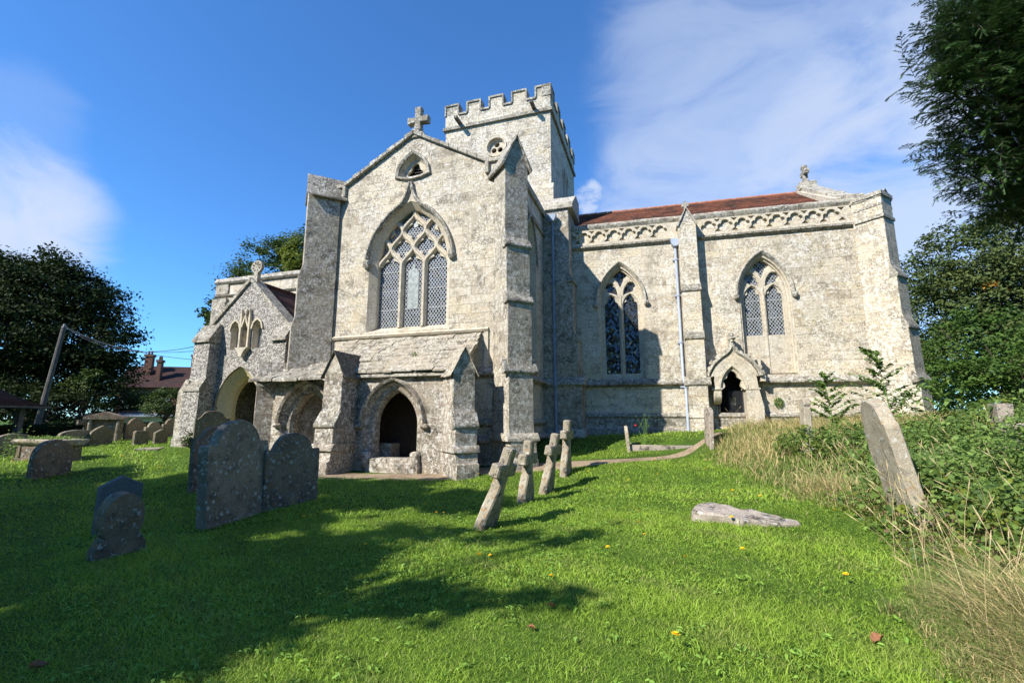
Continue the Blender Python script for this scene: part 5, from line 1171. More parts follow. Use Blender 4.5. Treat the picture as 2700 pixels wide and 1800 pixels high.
def crown_points(blobs, n, clump, seed, shell=(.62, 1.0), per=60, flat=.55, bottom=-.75):
    rs = np.random.default_rng(seed); B = np.array(blobs, float); vol = (B[:, 3] * B[:, 4] * B[:, 5]) ** .67; pick = rs.choice(len(B), size=max(1, n // per), p=vol / vol.sum())
    d = rs.normal(size=(len(pick), 3)); d /= np.linalg.norm(d, axis=1, keepdims=True); low = d[:, 2] < bottom; d[low, 2] *= -1
    rad = rs.uniform(shell[0], shell[1], len(pick)) ** .8
    cc_ = B[pick, :3] + d * rad[:, None] * B[pick, 3:]
    k = rs.integers(0, len(cc_), n); csz = clump * rs.uniform(.55, 1.35, len(cc_))
    off_ = rs.normal(size=(n, 3)) * csz[k][:, None] * np.array([1, 1, flat]) * .6
    C = cc_[k] + off_; N = d[k] * .55 + rs.normal(size=(n, 3)) * .55 + np.array([0, 0, .75])
    tint = np.clip(rs.uniform(0, 1, n) * .55 + rs.uniform(0, 1, len(cc_))[k] * .45, 0, 1)
    return C, N, tint, cc_
def tree(name, label, base, th, tr, blobs, n, size, mat, seed, clump=.7, group=None, shell=(.55, 1.), limbs=22, cat='tree', per=60, extra=None, flat=.55):
    x, y = base; z = H(x, y); t = thing(name, label, cat, (x, y, z), group)
    C, N, tint, cc_ = crown_points(blobs, n, clump, seed, shell, per, flat)
    me = leaves_mesh('crown', C, N, np.full(n, size), tint, rs=np.random.default_rng(seed)); obj('crown', me, mat, t, smooth=3.)
    g = G(); rs = random.Random(seed); top = Vector((x, y, z + th)); bs = Vector((x, y, z - .3))
    mid = bs.lerp(top, .5) + Vector((rs.gauss(0, .15), rs.gauss(0, .15), 0))
    g.tube([bs, bs + Vector((0, 0, .5)), mid, top], [tr * 1.5, tr * 1.1, tr * .85, tr * .5], 9)
    for k in range(limbs):
        e = Vector(cc_[rs.randrange(len(cc_))]); s_ = bs.lerp(top, rs.uniform(.35, 1.)); m = s_.lerp(e, .5) + Vector((rs.gauss(0, .3), rs.gauss(0, .3), rs.uniform(-.1, .5)))
        g.tube([s_, m, e], [tr * .32, tr * .18, .02], 5)
    obj('trunk', g, 'bark', t)
    return t

# ------------------------------------------------------------------ trees
FWD = Vector((-math.sin(YAW), math.cos(YAW), 0)); RGT = Vector((math.cos(YAW), math.sin(YAW), 0))
def dl(d, l): v = FWD * d + RGT * l; return v.x, v.y
def bl(d, l, z, rl, rd, rz): x, y = dl(d, l); return (x, y, z, max(rl, rd), max(rl, rd), rz)
B = [bl(36, -38, 9, 6.2, 6, 5.2), bl(36, -36.6, 11.2, 4.0, 4, 3.2), bl(36, -42, 10.5, 5.5, 5, 4.0), bl(35, -33.2, 7.4, 3.8, 3.6, 3.4), bl(36, -39, 12.8, 2.6, 2.6, 1.7), bl(36, -45, 8, 6, 5, 6), bl(35, -31.4, 4.6, 2.3, 2.3, 2.6), bl(36, -38, 14.9, .9, .9, .3), bl(36, -36, 4, 5, 4, 3.4), bl(36, -40, 3.5, 5, 4, 3)]
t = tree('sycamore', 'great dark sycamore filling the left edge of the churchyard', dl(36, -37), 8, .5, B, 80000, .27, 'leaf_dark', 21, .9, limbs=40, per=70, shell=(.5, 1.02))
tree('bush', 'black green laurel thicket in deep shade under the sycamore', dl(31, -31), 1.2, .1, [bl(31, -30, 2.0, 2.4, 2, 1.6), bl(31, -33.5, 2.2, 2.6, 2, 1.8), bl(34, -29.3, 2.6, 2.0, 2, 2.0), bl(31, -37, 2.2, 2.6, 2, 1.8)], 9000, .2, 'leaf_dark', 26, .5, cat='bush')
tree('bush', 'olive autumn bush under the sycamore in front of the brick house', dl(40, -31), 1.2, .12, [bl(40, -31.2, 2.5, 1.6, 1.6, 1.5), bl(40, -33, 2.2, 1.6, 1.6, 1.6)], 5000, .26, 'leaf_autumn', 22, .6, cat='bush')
tree('bush', 'rounded clipped evergreen bush above the cream outbuilding roof', dl(30, -22.3), 1., .1, [bl(30, -22.3, 2.45, 1.25, 1.25, .95)], 6000, .12, 'leaf_mid', 23, .3, cat='bush', shell=(.75, 1.))
tree('bush', 'pale leaved young tree lit between the sycamore and the house', dl(33, -30.4), 2, .1, [bl(33, -30.2, 4.0, .9, .9, 1.0), bl(33, -31.4, 3.4, .8, .8, .8)], 2200, .2, 'leaf_mid', 24, .4, cat='bush')
# clipped dark hedge
def hedge(name, label, P, w, h, n, size, mat, seed):
    rs = np.random.default_rng(seed); P = np.array(P, float); seg = np.diff(P, axis=0); L = np.linalg.norm(seg, axis=1); i = rs.choice(len(seg), n, p=L / L.sum()); t_ = rs.uniform(0, 1, n)
    c = P[i] + seg[i] * t_[:, None]; nn = np.stack([-seg[i][:, 1], seg[i][:, 0]], 1) / L[i][:, None]; a = rs.uniform(-1, 1, n); zz = rs.uniform(0, 1, n)
    f = rs.integers(0, 3, n); o_ = np.where(f == 0, np.sign(a) * (1 - .12 * rs.random(n)), a); zz = np.where(f == 0, zz, 1 - .1 * rs.random(n))
    xy = c + nn * (o_ * w / 2)[:, None]; z = hgt(xy[:, 0], xy[:, 1]) + zz * h
    C = np.stack([xy[:, 0], xy[:, 1], z], 1); N = np.stack([nn[:, 0] * o_, nn[:, 1] * o_, .3 + 1. * (f > 0)], 1) + rs.normal(size=(n, 3)) * .5
    o = obj(name, leaves_mesh(name, C, N, np.full(n, size), rs.uniform(0, 1, n), rs=rs), mat, smooth=3.); tag(o, label, 'hedge')
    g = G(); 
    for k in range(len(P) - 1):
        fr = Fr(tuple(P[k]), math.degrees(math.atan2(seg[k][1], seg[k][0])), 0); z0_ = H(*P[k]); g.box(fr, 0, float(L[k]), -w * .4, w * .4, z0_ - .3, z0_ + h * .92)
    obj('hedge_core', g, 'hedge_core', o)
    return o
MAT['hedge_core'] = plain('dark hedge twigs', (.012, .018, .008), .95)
hedge('hedge', 'clipped dark green hedge running behind the gravestones on the left', [dl(22.5, -27), dl(27, -21.5), dl(29, -18.5)], .8, .62, 9000, .10, 'leaf_dark', 30)
B = [bl(38, -20.6, 13.6, 3.3, 3.3, 3.2), bl(38, -18.2, 14.6, 3.0, 3, 3.0), bl(38, -23.2, 12.6, 1.7, 1.7, 1.8), bl(38, -21.5, 10, 3.0, 3, 3), bl(38, -15, 13, 4, 4, 4)]
tree('beech_tree', 'green leafy tree rising behind the nave roof', dl(38, -19.5), 10, .4, B, 24000, .23, 'leaf_mid', 41, .65, limbs=30)
B = [bl(35, -16.4, 14.2, 1.7, 1.7, 2.2), bl(35, -15.6, 12.4, 2.0, 2, 2.0)]
tree('beech_tree', 'yellow green sunlit tree top beside the left transept buttress', dl(35, -15.6), 10, .3, B, 8000, .21, 'leaf_yellow', 42, .5)
tree('young_tree', 'small dark leafed tree left of the nave corner above the porch buttress', (-26.0, 21.1), 5, .1, [(-26.2, 21.1, 7.8, .75, .75, 1.1), (-25.6, 21.1, 6.6, .8, .8, .9)], 1300, .24, 'leaf_mid', 43, .35)
# right hand side
B = [bl(30, 33, 11.6, 5.4, 5, 3.9), bl(30, 31.6, 8.0, 4.8, 4.6, 4.2), bl(30, 37, 9, 6, 5, 6), bl(30, 33, 5, 5, 5, 4.2), bl(29, 28.6, 10.2, 1.5, 1.5, .8), bl(29.5, 28.6, 5.2, 2.4, 2.4, 3.0)]
t = tree('horse_chestnut', 'large domed olive green tree behind the right end of the chancel', dl(30, 33), 7, .45, B, 60000, .24, 'leaf_autumn', 51, .75, limbs=40, per=60, shell=(.66, 1.02))
C, N, tint, _ = crown_points([bl(27.5, 29.6, 9.2, .8, .8, .6)], 160, .3, 52); obj('orange_leaves', leaves_mesh('orange_leaves', C, N, np.full(160, .24), tint), 'leaf_orange', t, smooth=3.)
tree('bush', 'dense dark green shrub close behind the chancel corner', (14.2, 25.2), 2, .12, [(13.6, 25.5, 4.2, 2.4, 2.4, 2.6), (15.8, 26, 3.6, 2.6, 2.6, 2.4), (12.6, 24.2, 2.6, 1.6, 1.6, 1.6), (16.5, 24, 2.6, 3, 2.5, 1.8), (20, 25, 3.5, 3.5, 3, 2.6), (13, 23.4, 2.6, 2, 1.4, 1.5), (18, 22, 2.8, 3, 2, 1.8)], 20000, .17, 'leaf_bright', 53, .5, cat='bush')
tree('bush', 'bright green elder bush at the right edge below the conifer', (15.2, 16.4), 2, .1, [(15.4, 16.2, 4.6, 2.2, 2.2, 1.7), (17.4, 18, 5.0, 2.6, 2.6, 2.2), (14.2, 17.2, 3.4, 1.6, 1.6, 1.4)], 9000, .2, 'leaf_bright', 54, .5, cat='bush')
tree('bush', 'brownish tangled bramble thicket behind the rubble tomb on the right', (11.5, 14.2), 1, .06, [(11.3, 14.2, 2.4, 1.9, 1.5, 1.25), (13.5, 14.4, 2.5, 1.8, 1.6, 1.3), (9.4, 14.6, 2.0, 1.2, 1., .8)], 8000, .11, 'leaf_autumn', 55, .4, cat='bush')

# near conifer whose boughs reach in from the right: sprigs of needles along drooping twigs
def yew(label, base, boughs, seed, height):
    rs = np.random.default_rng(seed); x, y = base; z = H(x, y); t = thing('yew_tree', label, 'yew tree', (x, y, z)); Vs = []; Fs = []; T_ = []; k0 = 0
    g = G(); g.tube([(x, y, z - .3), (x, y, z + 2), (x + .2, y, z + height)], [.5, .4, .06], 10)
    PP = []; DD = []; LL = []; TN = []
    for (ex, ey, ez, rad, m) in boughs:
        e = Vector((ex, ey, ez)); s_ = Vector((x, y, max(z + 1.5, ez - .9))); mid = s_.lerp(e, .55) + Vector((0, 0, .35)); g.tube([s_, mid, s_.lerp(e, .9) + Vector((0, 0, .08))], [.09, .05, .012], 6)
        out_ = np.array((e - s_).normalized()); ntw = max(6, m // 8); tn = rs.uniform(.1, .9)
        for q in range(ntw):                 # twigs spray outward and droop, each with rows of sprigs to left and right
            o = np.array(e) - out_ * rs.uniform(.0, .5) + rs.normal(size=3) * rad * np.array([.5, .5, .42])
            d = out_ + rs.normal(size=3) * .42 + np.array([0, 0, rs.uniform(-.45, .1)]); d /= np.linalg.norm(d); L = rs.uniform(.22, .46); ns = max(4, int(L / .042))
            sd = np.cross(d, np.array([0, 0, 1.]) + rs.normal(size=3) * .3); sd /= np.linalg.norm(sd); pts = []
            for j in range(ns + 1):
                f = j / ns; p = o + d * L * f - np.array([0, 0, .22]) * L * f * f; pts.append(p); dj = d - np.array([0, 0, .44]) * f; sg = 1 if j % 2 else -1
                v = dj * .75 + sg * sd * rs.uniform(.55, .95) + rs.normal(size=3) * .12; v /= np.linalg.norm(v)
                PP.append(p); DD.append(v if j < ns else dj / np.linalg.norm(dj)); LL.append((.15 - .06 * f) * rs.uniform(.7, 1.2)); TN.append(np.clip(tn + rs.normal() * .15 + .25 * f, 0, 1))
            g.tube([Vector(p) for p in pts[::max(1, ns // 3)]], .0035, 4)
    P = np.array(PP); D = np.array(DD); L = np.array(LL); m = len(P); TN = np.array(TN); nd = 15
    for sgn in (-1, 1):
        tt = (np.arange(nd) + .5) / nd
        side = np.cross(D, rs.normal(size=(m, 3)) * .3 + np.array([0, 0, 1.])); side /= np.linalg.norm(side, axis=1, keepdims=True); up_ = np.cross(side, D)
        b = P[:, None] + D[:, None] * (L[:, None] * tt)[..., None] - np.array([0, 0, .16]) * (tt ** 2)[None, :, None] * L[:, None, None]
        tip = b + sgn * side[:, None] * .026 * rs.uniform(.7, 1.15, (m, nd, 1)) + D[:, None] * .016 + up_[:, None] * rs.normal(0, .006, (m, nd, 1))
        w = D[:, None] * .0048
        V = np.stack([b - w, b + w * 1.1, tip], 2).reshape(-1, 3); n = len(V) // 3
        Vs.append(V); Fs.append(np.arange(n * 3).reshape(-1, 3) + k0); k0 += n * 3; T_.append(np.repeat(np.repeat(TN, nd), 3))
    tint = np.concatenate(T_)[:, None] * np.ones((1, 3)); me = np_mesh('foliage', np.concatenate(Vs), np.concatenate(Fs), tint)
    obj('foliage', me, 'yew', t, smooth=3.); obj('trunk', g, 'bark', t); return t
rs = random.Random(7); bo = []
def pxd(px, py, d):                          # a point of the bough as metres right and up at depth d from the eye
    l = (px - 1350) / 1211 * d; zc = (900 - py) / 1211 * d; f = d * math.cos(PITCH) - zc * math.sin(PITCH); z = EYE + d * math.sin(PITCH) + zc * math.cos(PITCH); x, y = dl(f, l); return x, y, z
YEW = [(2500, 30), (2470, 75), (2450, 110), (2580, 60), (2540, 120), (2650, 40), (2455, 190), (2440, 225), (2510, 200), (2590, 180), (2670, 150), (2470, 262), (2530, 270), (2610, 260), (2690, 240), (2530, 320), (2600, 330), (2680, 320), (2450, 378), (2490, 400), (2540, 390), (2600, 400), (2670, 400), (2500, 450), (2560, 460), (2630, 470), (2690, 470), (2580, 505), (2640, 520), (2690, 530), (2600, 545), (2660, 560)]
for px, py in YEW:
    d = rs.uniform(7.2, 9.2); x, y, z = pxd(px + 26, py - 12, d); bo.append((x, y, z, .40, 330))
for k in range(85):
    d = rs.uniform(7.8, 10.2); x, y, z = pxd(rs.uniform(2530, 2940), rs.uniform(-80, 430), d); bo.append((x, y, z, .6, 340))
yew('dark conifer with drooping needle sprays overhanging the upper right corner', dl(9.5, 11.8), bo, 61, 11)

# trees beside and behind the camera that throw the shade across the left of the lawn
def shade(q, s, z): ss = s - z / math.tan(SUN_EL); c, d_ = math.cos(SUN_AZ), math.sin(SUN_AZ); return (q * c + ss * d_, -q * d_ + ss * c)
def shade_tree(label, specs, n, seed, size=.46, clump=.45, per=60):
    bs = []
    for q, s, z, r, rz in specs: x, y = shade(q, s, z); bs.append((x, y, z, r, r, rz))
    m = np.mean(np.array(bs)[:, :2], 0); return tree('unseen_tree', label, (float(m[0]), float(m[1])), max(b[2] for b in bs) * .75, .3, bs, n, size, 'leaf_dark', seed, clump, shell=(.1, .92), limbs=25, per=per)
shade_tree('tall shade tree out of view to the left of the camera', [(-14.2, -2.2, 9, 2.0, 2.0), (-11.6, 0.5, 10, 1.8, 1.8), (-9.3, 3.8, 11, 1.5, 1.3), (-7.5, 5.2, 10, 0.9, 0.5), (-12.5, -4, 7, 3, 2.5), (-10.4, 0, 9, 1.8, 1.8), (-8.4, 0.4, 8, 1.8, 1.5), (-9, -4.5, 6, 2.6, 2.2), (-13, -9, 6, 3, 2.5)], 26000, 71)
shade_tree('second shade tree out of view behind the camera', [(-6.0, 0.7, 7, 1.35, 1.1), (-4.9, 0.1, 6.5, 1.1, 1.0), (-4.2, -0.6, 6, 0.9, 0.9), (-6, -3.6, 5.5, 2.2, 1.8), (-4.7, -3.2, 5.5, 1.2, 1.2), (-6.5, -7, 5, 2.4, 2.2), (-7.4, -1.4, 6.5, 1.6, 1.3), (-7.9, -0.3, 6.8, 1.4, 1.2), (-9.4, -1.2, 6.8, 1.8, 1.5), (-5.7, 1.6, 7.2, 0.9, 0.7), (-8.6, -2.4, 6, 1.6, 1.5), (-10.5, -3, 6.5, 1.8, 1.6), (-7.6, -4.6, 5.5, 1.8, 1.6), (-4.5, -5.5, 5, 1.2, 1.2)], 36000, 72, .3, .35)
shade_tree('slender shade tree out of view with long thin boughs', [(-6.3, 3.1, 8, 0.36, 0.2), (-5.77, 3.5, 8, 0.36, 0.2), (-5.24, 3.89, 8, 0.36, 0.2), (-4.72, 4.29, 8, 0.36, 0.2), (-4.26, 4.63, 8, 0.36, 0.2), (-3.9, 4.9, 8, 0.36, 0.2), (-4.5, 1.75, 7, 0.3, 0.15), (-4.11, 2.05, 7, 0.3, 0.15), (-3.73, 2.35, 7, 0.3, 0.15), (-3.34, 2.65, 7, 0.3, 0.15), (-2.95, 2.95, 7, 0.3, 0.15)], 800, 73, .22, .24, 25)
for k, (x, y, hh4, lab) in enumerate(((-34, -12, 15, 'west'), (-36, 2, 13, 'far west'), (-21, -30, 13, 'south west by the sun side'), (-10, -27, 15, 'south west'), (2, -25, 18, 'south'), (13, -24, 18, 'south south east'), (23, -18, 18, 'south east'), (29, -7, 18, 'east south east'), (33, 6, 16, 'east'), (36, 18, 14, 'north east'), (-29, -22, 13, 'far south west corner'))):  # ring of unseen trees added to cut the ambient sky light
    tree('unseen_tree', 'unseen broad dark tree added to block sky light from the %s' % lab, (x, y), hh4 * .6, .3, [(x, y, hh4 * .52, 7.5, 7.5, hh4 * .5)], 4200, 1.0, 'leaf_dark', 200 + k, 1.2, shell=(.6, 1.), limbs=6)

# ------------------------------------------------------------------ lawn
PATHS = np.array(cat_rom(PATH, 6))
def in_poly(x, y, P):
    r = np.zeros(x.shape, bool); n = len(P)
    for i in range(n):
        (x0, y0), (x1, y1) = P[i], P[(i + 1) % n]; c = ((y0 > y) != (y1 > y)) & (x < (x1 - x0) * (y - y0) / (y1 - y0 + 1e-12) + x0); r ^= c
    return r
TALL = [(2.6, 16.6), (1.75, 15.5), (1.05, 13.6), (1.0, 12.2), (1.3, 10.6), (1.75, 8.6), (2.2, 7.2), (2.35, 6.4), (2.05, 5.4), (1.75, 4.4), (1.62, 3.6), (1.6, 2.6), (1.5, 1.6), (1.6, 0), (12, 0), (20, 10), (20, 22), (8, 22), (7.6, 17.2)]
def built(x, y):
    a = (x > -10.9) & (x < -4.85) & (y > 10.7) & (y < 18); b = (x > -10.5) & (x < -2.6) & (y > 11.6); u = (x - 2) * .998 + (y - 17.2) * .059; v = -(x - 2) * .059 + (y - 17.2) * .998
    c = (v > -.12) & (u < 5.1); d = (x > -15.9) & (x < -12) & (y > 12.4); e = (x < -9) & (y > 16.9) & (x > -21.2)
    f = ((x > -8.5) & (x < -7.8) & (y > 9.8) & (y < 11)) | ((x + y > 5.6) & (x > -5.2) & (x < -4.2) & (y > 10.2) & (y < 11)) | ((x > -11.7) & (x < -10) & (y > 10.6))
    h = (u > -1.1) & (u < -.4) & (v > -.75); i = (u > -.25) & (u < 1.25) & (v > -.5); return a | b | c | d | e | f | h | i | ((x > -9.9) & (x < -4.3) & (y > 10.0) & (y < 12))
def pathd(x, y):
    d = np.full(x.shape, 9.)
    for q in PATHS: d = np.minimum(d, np.hypot(x - q[0], y - q[1]))
    return d
def polar(n, r0, r1, a0, a1, rs):
    r = np.sqrt(rs.uniform(r0 * r0, r1 * r1, n)); a = rs.uniform(R(a0), R(a1), n); return -r * np.sin(a), r * np.cos(a), r
def wob(x, y, s, seed):
    out_ = np.zeros(x.shape); rs = np.random.default_rng(seed)
    for k in range(6): kx, ky = rs.normal(size=2) * s * (1 + k * .5); out_ += np.sin(kx * x + ky * y + rs.uniform(0, 6.28)) / (1 + .5 * k)
    return out_ / 2.4
def blades(x, y, z, h, w, lean, tint, rs, bend=.5):
    n = len(x); a = rs.uniform(0, 2 * np.pi, n); t = rs.uniform(0, 2 * np.pi, n); wv = np.stack([np.cos(a), np.sin(a), 0 * a], 1) * (w / 2)[:, None]; lv = np.stack([np.cos(t), np.sin(t), 0 * t], 1) * lean[:, None]
    b = np.stack([x, y, z - .01], 1); up_ = np.array([0, 0, 1.])
    m = b + up_ * (h * .6)[:, None] + lv * .35; tp_ = b + up_ * (h * (1 - .15 * bend))[:, None] + lv
    V = np.stack([b - wv, b + wv, m - wv * .75, m + wv * .75, tp_], 1).reshape(-1, 3); i = np.arange(n)[:, None] * 5
    return V, np.concatenate([i + [[0, 1, 3]], i + [[0, 3, 2]], i + [[2, 3, 4]]], 0), np.repeat(tint, 5, 0)
def bands(spec, seed, fn):
    rs = np.random.default_rng(seed); VV = []; FF = []; TT = []; k = 0
    for r0, r1, n, hs_, ws in spec:
        x, y, r = polar(n, r0, r1, -43, 76, rs); keep = fn(x, y, rs); x, y, r = x[keep], y[keep], r[keep]; m = len(x)
        yield rs, x, y, r, hs_, ws
def pedge(x, y):
    d = np.full(x.shape, 9.)
    for i in range(1, 13):
        (x0, y0), (x1, y1) = TALL[i], TALL[i + 1]; L2 = (x1 - x0) ** 2 + (y1 - y0) ** 2; t = np.clip(((x - x0) * (x1 - x0) + (y - y0) * (y1 - y0)) / L2, 0, 1); d = np.minimum(d, np.hypot(x - x0 - t * (x1 - x0), y - y0 - t * (y1 - y0)))
    return d
def lawn():
    VV = []; FF = []; TT = []; k = 0
    spec = [(1.0, 2.6, 40000, .036, .0040), (2.6, 4.5, 130000, .036, .0046), (4.5, 8, 200000, .040, .0068), (8, 14, 170000, .05, .012), (14, 30, 130000, .065, .024)]
    for rs, x, y, r, hs_, ws in bands(spec, 81, lambda x, y, rs: ((~in_poly(x, y, TALL)) | (pedge(x, y) < .5)) & (~built(x, y)) & (pathd(x, y) > .36 + .16 * rs.random(len(x)))):
        n = len(x); patch = wob(x, y, 1.6, 5); p2 = wob(x, y, 5., 6)
        h = hs_ * (1 + .35 * patch) * rs.uniform(.45, 1.35, n); tall = rs.random(n) < .02 + .03 * (patch > .5); h = np.where(tall, h * rs.uniform(1.5, 2.4, n), h)
        t = np.zeros((n, 3)); t[:, 0] = np.clip(.45 + .25 * patch + .22 * p2 + rs.normal(0, .22, n), 0, 1); t[:, 1] = np.clip((rs.random(n) < .05) * rs.uniform(.3, .9, n) + .22 * np.clip(-p2 - .2 + .5 * patch, 0, 1), 0, 1)
        V, F_, T2 = blades(x, y, hgt(x, y), h, ws * rs.uniform(.6, 1.4, n), h * rs.uniform(.4, 1.6, n), t, rs); VV.append(V); FF.append(F_ + k); TT.append(T2); k += len(V)
    o = obj('lawn_grass', np_mesh('lawn_grass', np.concatenate(VV), np.concatenate(FF), np.concatenate(TT)), 'grass', kind='stuff', smooth=3.)
    tag(o, 'short green lawn grass of the churchyard', 'grass')
lawn()
# broad leaved weeds in the turf
rs = np.random.default_rng(83); x, y, r = polar(9000, 1.6, 10, -38, 60, rs); kp = (~in_poly(x, y, TALL)) & (rs.random(len(x)) < np.clip(.28 + .5 * wob(x, y, 1.3, 9) + .35 * wob(x, y, 5.5, 19), .04, .8) * .75) & (pathd(x, y) > .7) & (~built(x, y)); x, y = x[kp], y[kp]
n = len(x); per = 7; cx_ = np.repeat(x, per); cy_ = np.repeat(y, per); a = rs.uniform(0, 6.28, n * per); rad = rs.uniform(.015, .055, n * per)
X, Y = cx_ + rad * np.cos(a), cy_ + rad * np.sin(a); C = np.stack([X, Y, hgt(X, Y) + rs.uniform(.02, .05, n * per)], 1); N = np.stack([np.cos(a) * .5, np.sin(a) * .5, np.ones(n * per)], 1) + rs.normal(size=(n * per, 3)) * .25
MAT['weed'] = leafmat('broad lawn weed', (.12, .22, .025), (.27, .44, .07), .55, .3)
wo = obj('lawn_weeds', leaves_mesh('lawn_weeds', C, N, np.full(n * per, .034), rs.uniform(.3, 1, n * per), .45, .12, rs, True), 'weed', kind='stuff', smooth=3.); tag(wo, 'broad leaved weeds scattered through the lawn', 'weeds')

# tall dry grass on the right
def tallgrass():
    VV = []; FF = []; TT = []; k = 0
    spec = [(1.4, 3.2, 110000, .50, .0044), (3.2, 5.5, 170000, .52, .0056), (5.5, 9, 110000, .46, .008), (9, 18, 110000, .42, .011)]
    for rs, x, y, r, hs_, ws in bands(spec, 91, lambda x, y, rs: in_poly(x + .22 * wob(x, y, 2.2, 2) + .10 * wob(x, y, 9, 3), y, TALL) & (~built(x, y)) & (x < 11) & (np.hypot(x, y) > 1.3)):
        n = len(x); patch = wob(x, y, 1.4, 15); e = np.clip(pedge(x, y) / .55, .22, 1); near = np.hypot(x, y) < 4.5
        h = hs_ * e * (1 + .3 * patch) * rs.uniform(.35, 1.15, n); bram = bramble_at(x, y); h *= np.where(bram > .5, .55, 1); kp = rs.random(n) > bram * .5; 
        x, y, h, patch, e = x[kp], y[kp], h[kp], patch[kp], e[kp]; n = len(x)
        t = np.zeros((n, 3)); t[:, 0] = rs.uniform(0, 1, n); dryp = .52 + .25 * patch - .32 * (e < .5); t[:, 1] = np.where(rs.random(n) < dryp, rs.uniform(.55, 1.1, n), rs.uniform(0, .25, n)); t = np.clip(t, 0, 1)
        V, F_, T2 = blades(x, y, hgt(x, y), h, ws * rs.uniform(.5, 1.4, n), h * np.where(rs.random(n) < .3, rs.uniform(1., 2.2, n), rs.uniform(.15, 1., n)), t, rs, 1.9); VV.append(V); FF.append(F_ + k); TT.append(T2); k += len(V)
    o = obj('tall_grass', np_mesh('tall_grass', np.concatenate(VV), np.concatenate(FF), np.concatenate(TT)), 'dry', kind='stuff', smooth=3.); tag(o, 'tall straw coloured unmown grass on the right bank', 'grass')
def bramble_at(x, y):
    a = 1 / (1 + np.exp(-(x - (2.55 + .18 * np.abs(y - 7.0))) * 4)) * (y > 4.6) * (y < 12.5)
    b = (np.hypot((x - 3.6) / 1.3, (y - 11.4) / .9) < 1); return np.clip(np.maximum(a, b * 1.), 0, 1)
tallgrass()
# seeding straw stems, leaning
g = G(); rr_ = random.Random(17)
for k in range(420):
    x = rr_.uniform(1.7, 5.2); y = rr_.uniform(2.4, 8.) if k < 320 else rr_.uniform(8, 15.5)
    if not in_poly(np.array([x]), np.array([y]), TALL)[0] or built(np.array([x]), np.array([y]))[0]: continue
    z = H(x, y); hh2 = rr_.uniform(.45, .95); lx, ly = rr_.gauss(-.12, .2), rr_.gauss(0, .2)
    P = [(x + lx * t * t, y + ly * t * t, z + hh2 * t * (1 - .12 * t)) for t in (0, .35, .7, 1.)]; g.tube(P, [.0022, .002, .0017, .001], 3)
    e = Vector(P[-1]); d = (e - Vector(P[-2])).normalized(); g.tube([e - d * .02, e + d * .05, e + d * .11], [.002, .006, .001], 4)
so_ = obj('straw_stems', g, plain('straw stem', (.46, .36, .19), .7, .2, 30), kind='stuff'); tag(so_, 'long dry seeding straw stems standing out of the tall grass', 'grass stems')
# brambles
def bramble(name, label, n, seed, fn, size, hmax, mat='leaf_bramble'):
    rs = np.random.default_rng(seed); x = rs.uniform(2.2, 11, n * 4); y = rs.uniform(4.5, 13, n * 4); w = fn(x, y); kp = rs.random(len(x)) < w * np.clip(7 / np.hypot(x, y), .3, 1.2) ** 1.2; x, y = x[kp][:n], y[kp][:n]; n = len(x)
    top_ = hmax * (1 + .35 * np.clip((x - 3.6) / 2.5, 0, 1.4)) * (.55 + .32 * wob(x, y, 1.5, 33) + .14 * wob(x, y, 4, 34)) * np.clip(fn(x, y) * 1.3, .3, 1); z = hgt(x, y) + np.clip(top_, .06, 2) * np.sqrt(rs.uniform(.15, 1.05, n))
    C = np.stack([x, y, z], 1); N = rs.normal(size=(n, 3)) * .55 + np.array([-.25, -.35, .9]); o = obj(name, leaves_mesh(name, C, N, size * rs.choice([.45, .7, 1., 1.45, 2.], n, p=[.25, .3, .25, .14, .06]), np.clip(rs.beta(1.1, 1.5, n), 0, 1), .72, .12, rs, True), mat, kind='stuff', smooth=3.); tag(o, label, 'brambles')
bramble('brambles', 'dense bramble leaves smothering the right side around the tilted headstone', 70000, 101, bramble_at, .047, .88)
bramble('bramble_shoots', 'light yellow green young bramble leaves among the darker ones', 16000, 104, lambda x, y: bramble_at(x, y) * np.clip(.5 + .6 * wob(x, y, 1.2, 44), 0, 1), .05, .95, 'leaf_yellow')
bramble('dead_bramble_stems', 'purple brown dead bramble twigs at the foot of the tilted headstone', 5000, 102, lambda x, y: np.exp(-((x - 3.2) / .9) ** 2 - ((y - 6.0) / .7) ** 2), .034, .62, 'leaf_brown')
bramble('ivy', 'dark ivy leaves around the foot of the tilted headstone', 700, 103, lambda x, y: np.exp(-((x - 2.45) / .16) ** 2 - ((y - 6.25) / .22) ** 2), .05, .42, 'leaf_mid')
# saplings
def sapling(name, label, x, y, h, n, size, seed, mat='leaf_bramble', lean=0, spread=.28, droop=.3):
    rs = random.Random(seed); z = H(x, y); t = thing(name, label, 'sapling', (x, y, z)); g = G(); C = []; N = []
    top_ = Vector((x + lean, y, z + h)); g.tube([(x, y, z - .1), Vector((x, y, z)).lerp(top_, .5) + Vector((lean * -.2, 0, 0)), top_], [.014, .009, .003], 5)
    for k in range(n):
        f = .3 + .7 * k / n; p = Vector((x, y, z)).lerp(top_, f); a = rs.uniform(0, 6.28); L = spread * (1.25 - f) * rs.uniform(.7, 1.3) + .05; e = p + Vector((math.cos(a) * L, math.sin(a) * L, L * .5)); m = p.lerp(e, .5) + Vector((0, 0, .03)); g.tube([p, m, e], [.004, .003, .0015], 3)
        for q in range(11):
            w = (q + 1) / 11; c = p.lerp(e, w) + Vector((rs.gauss(0, .012), rs.gauss(0, .012), -droop * .06 * w)); C.append(c); N.append((rs.gauss(0, .4), rs.gauss(0, .4), 1))
    obj('stem', g, 'stalk', t); obj('leaves', leaves_mesh('leaves', np.array(C), np.array(N), np.full(len(C), size), np.array([rs.random() for _ in C]), .5, .1, None, True), mat, t, smooth=3.)
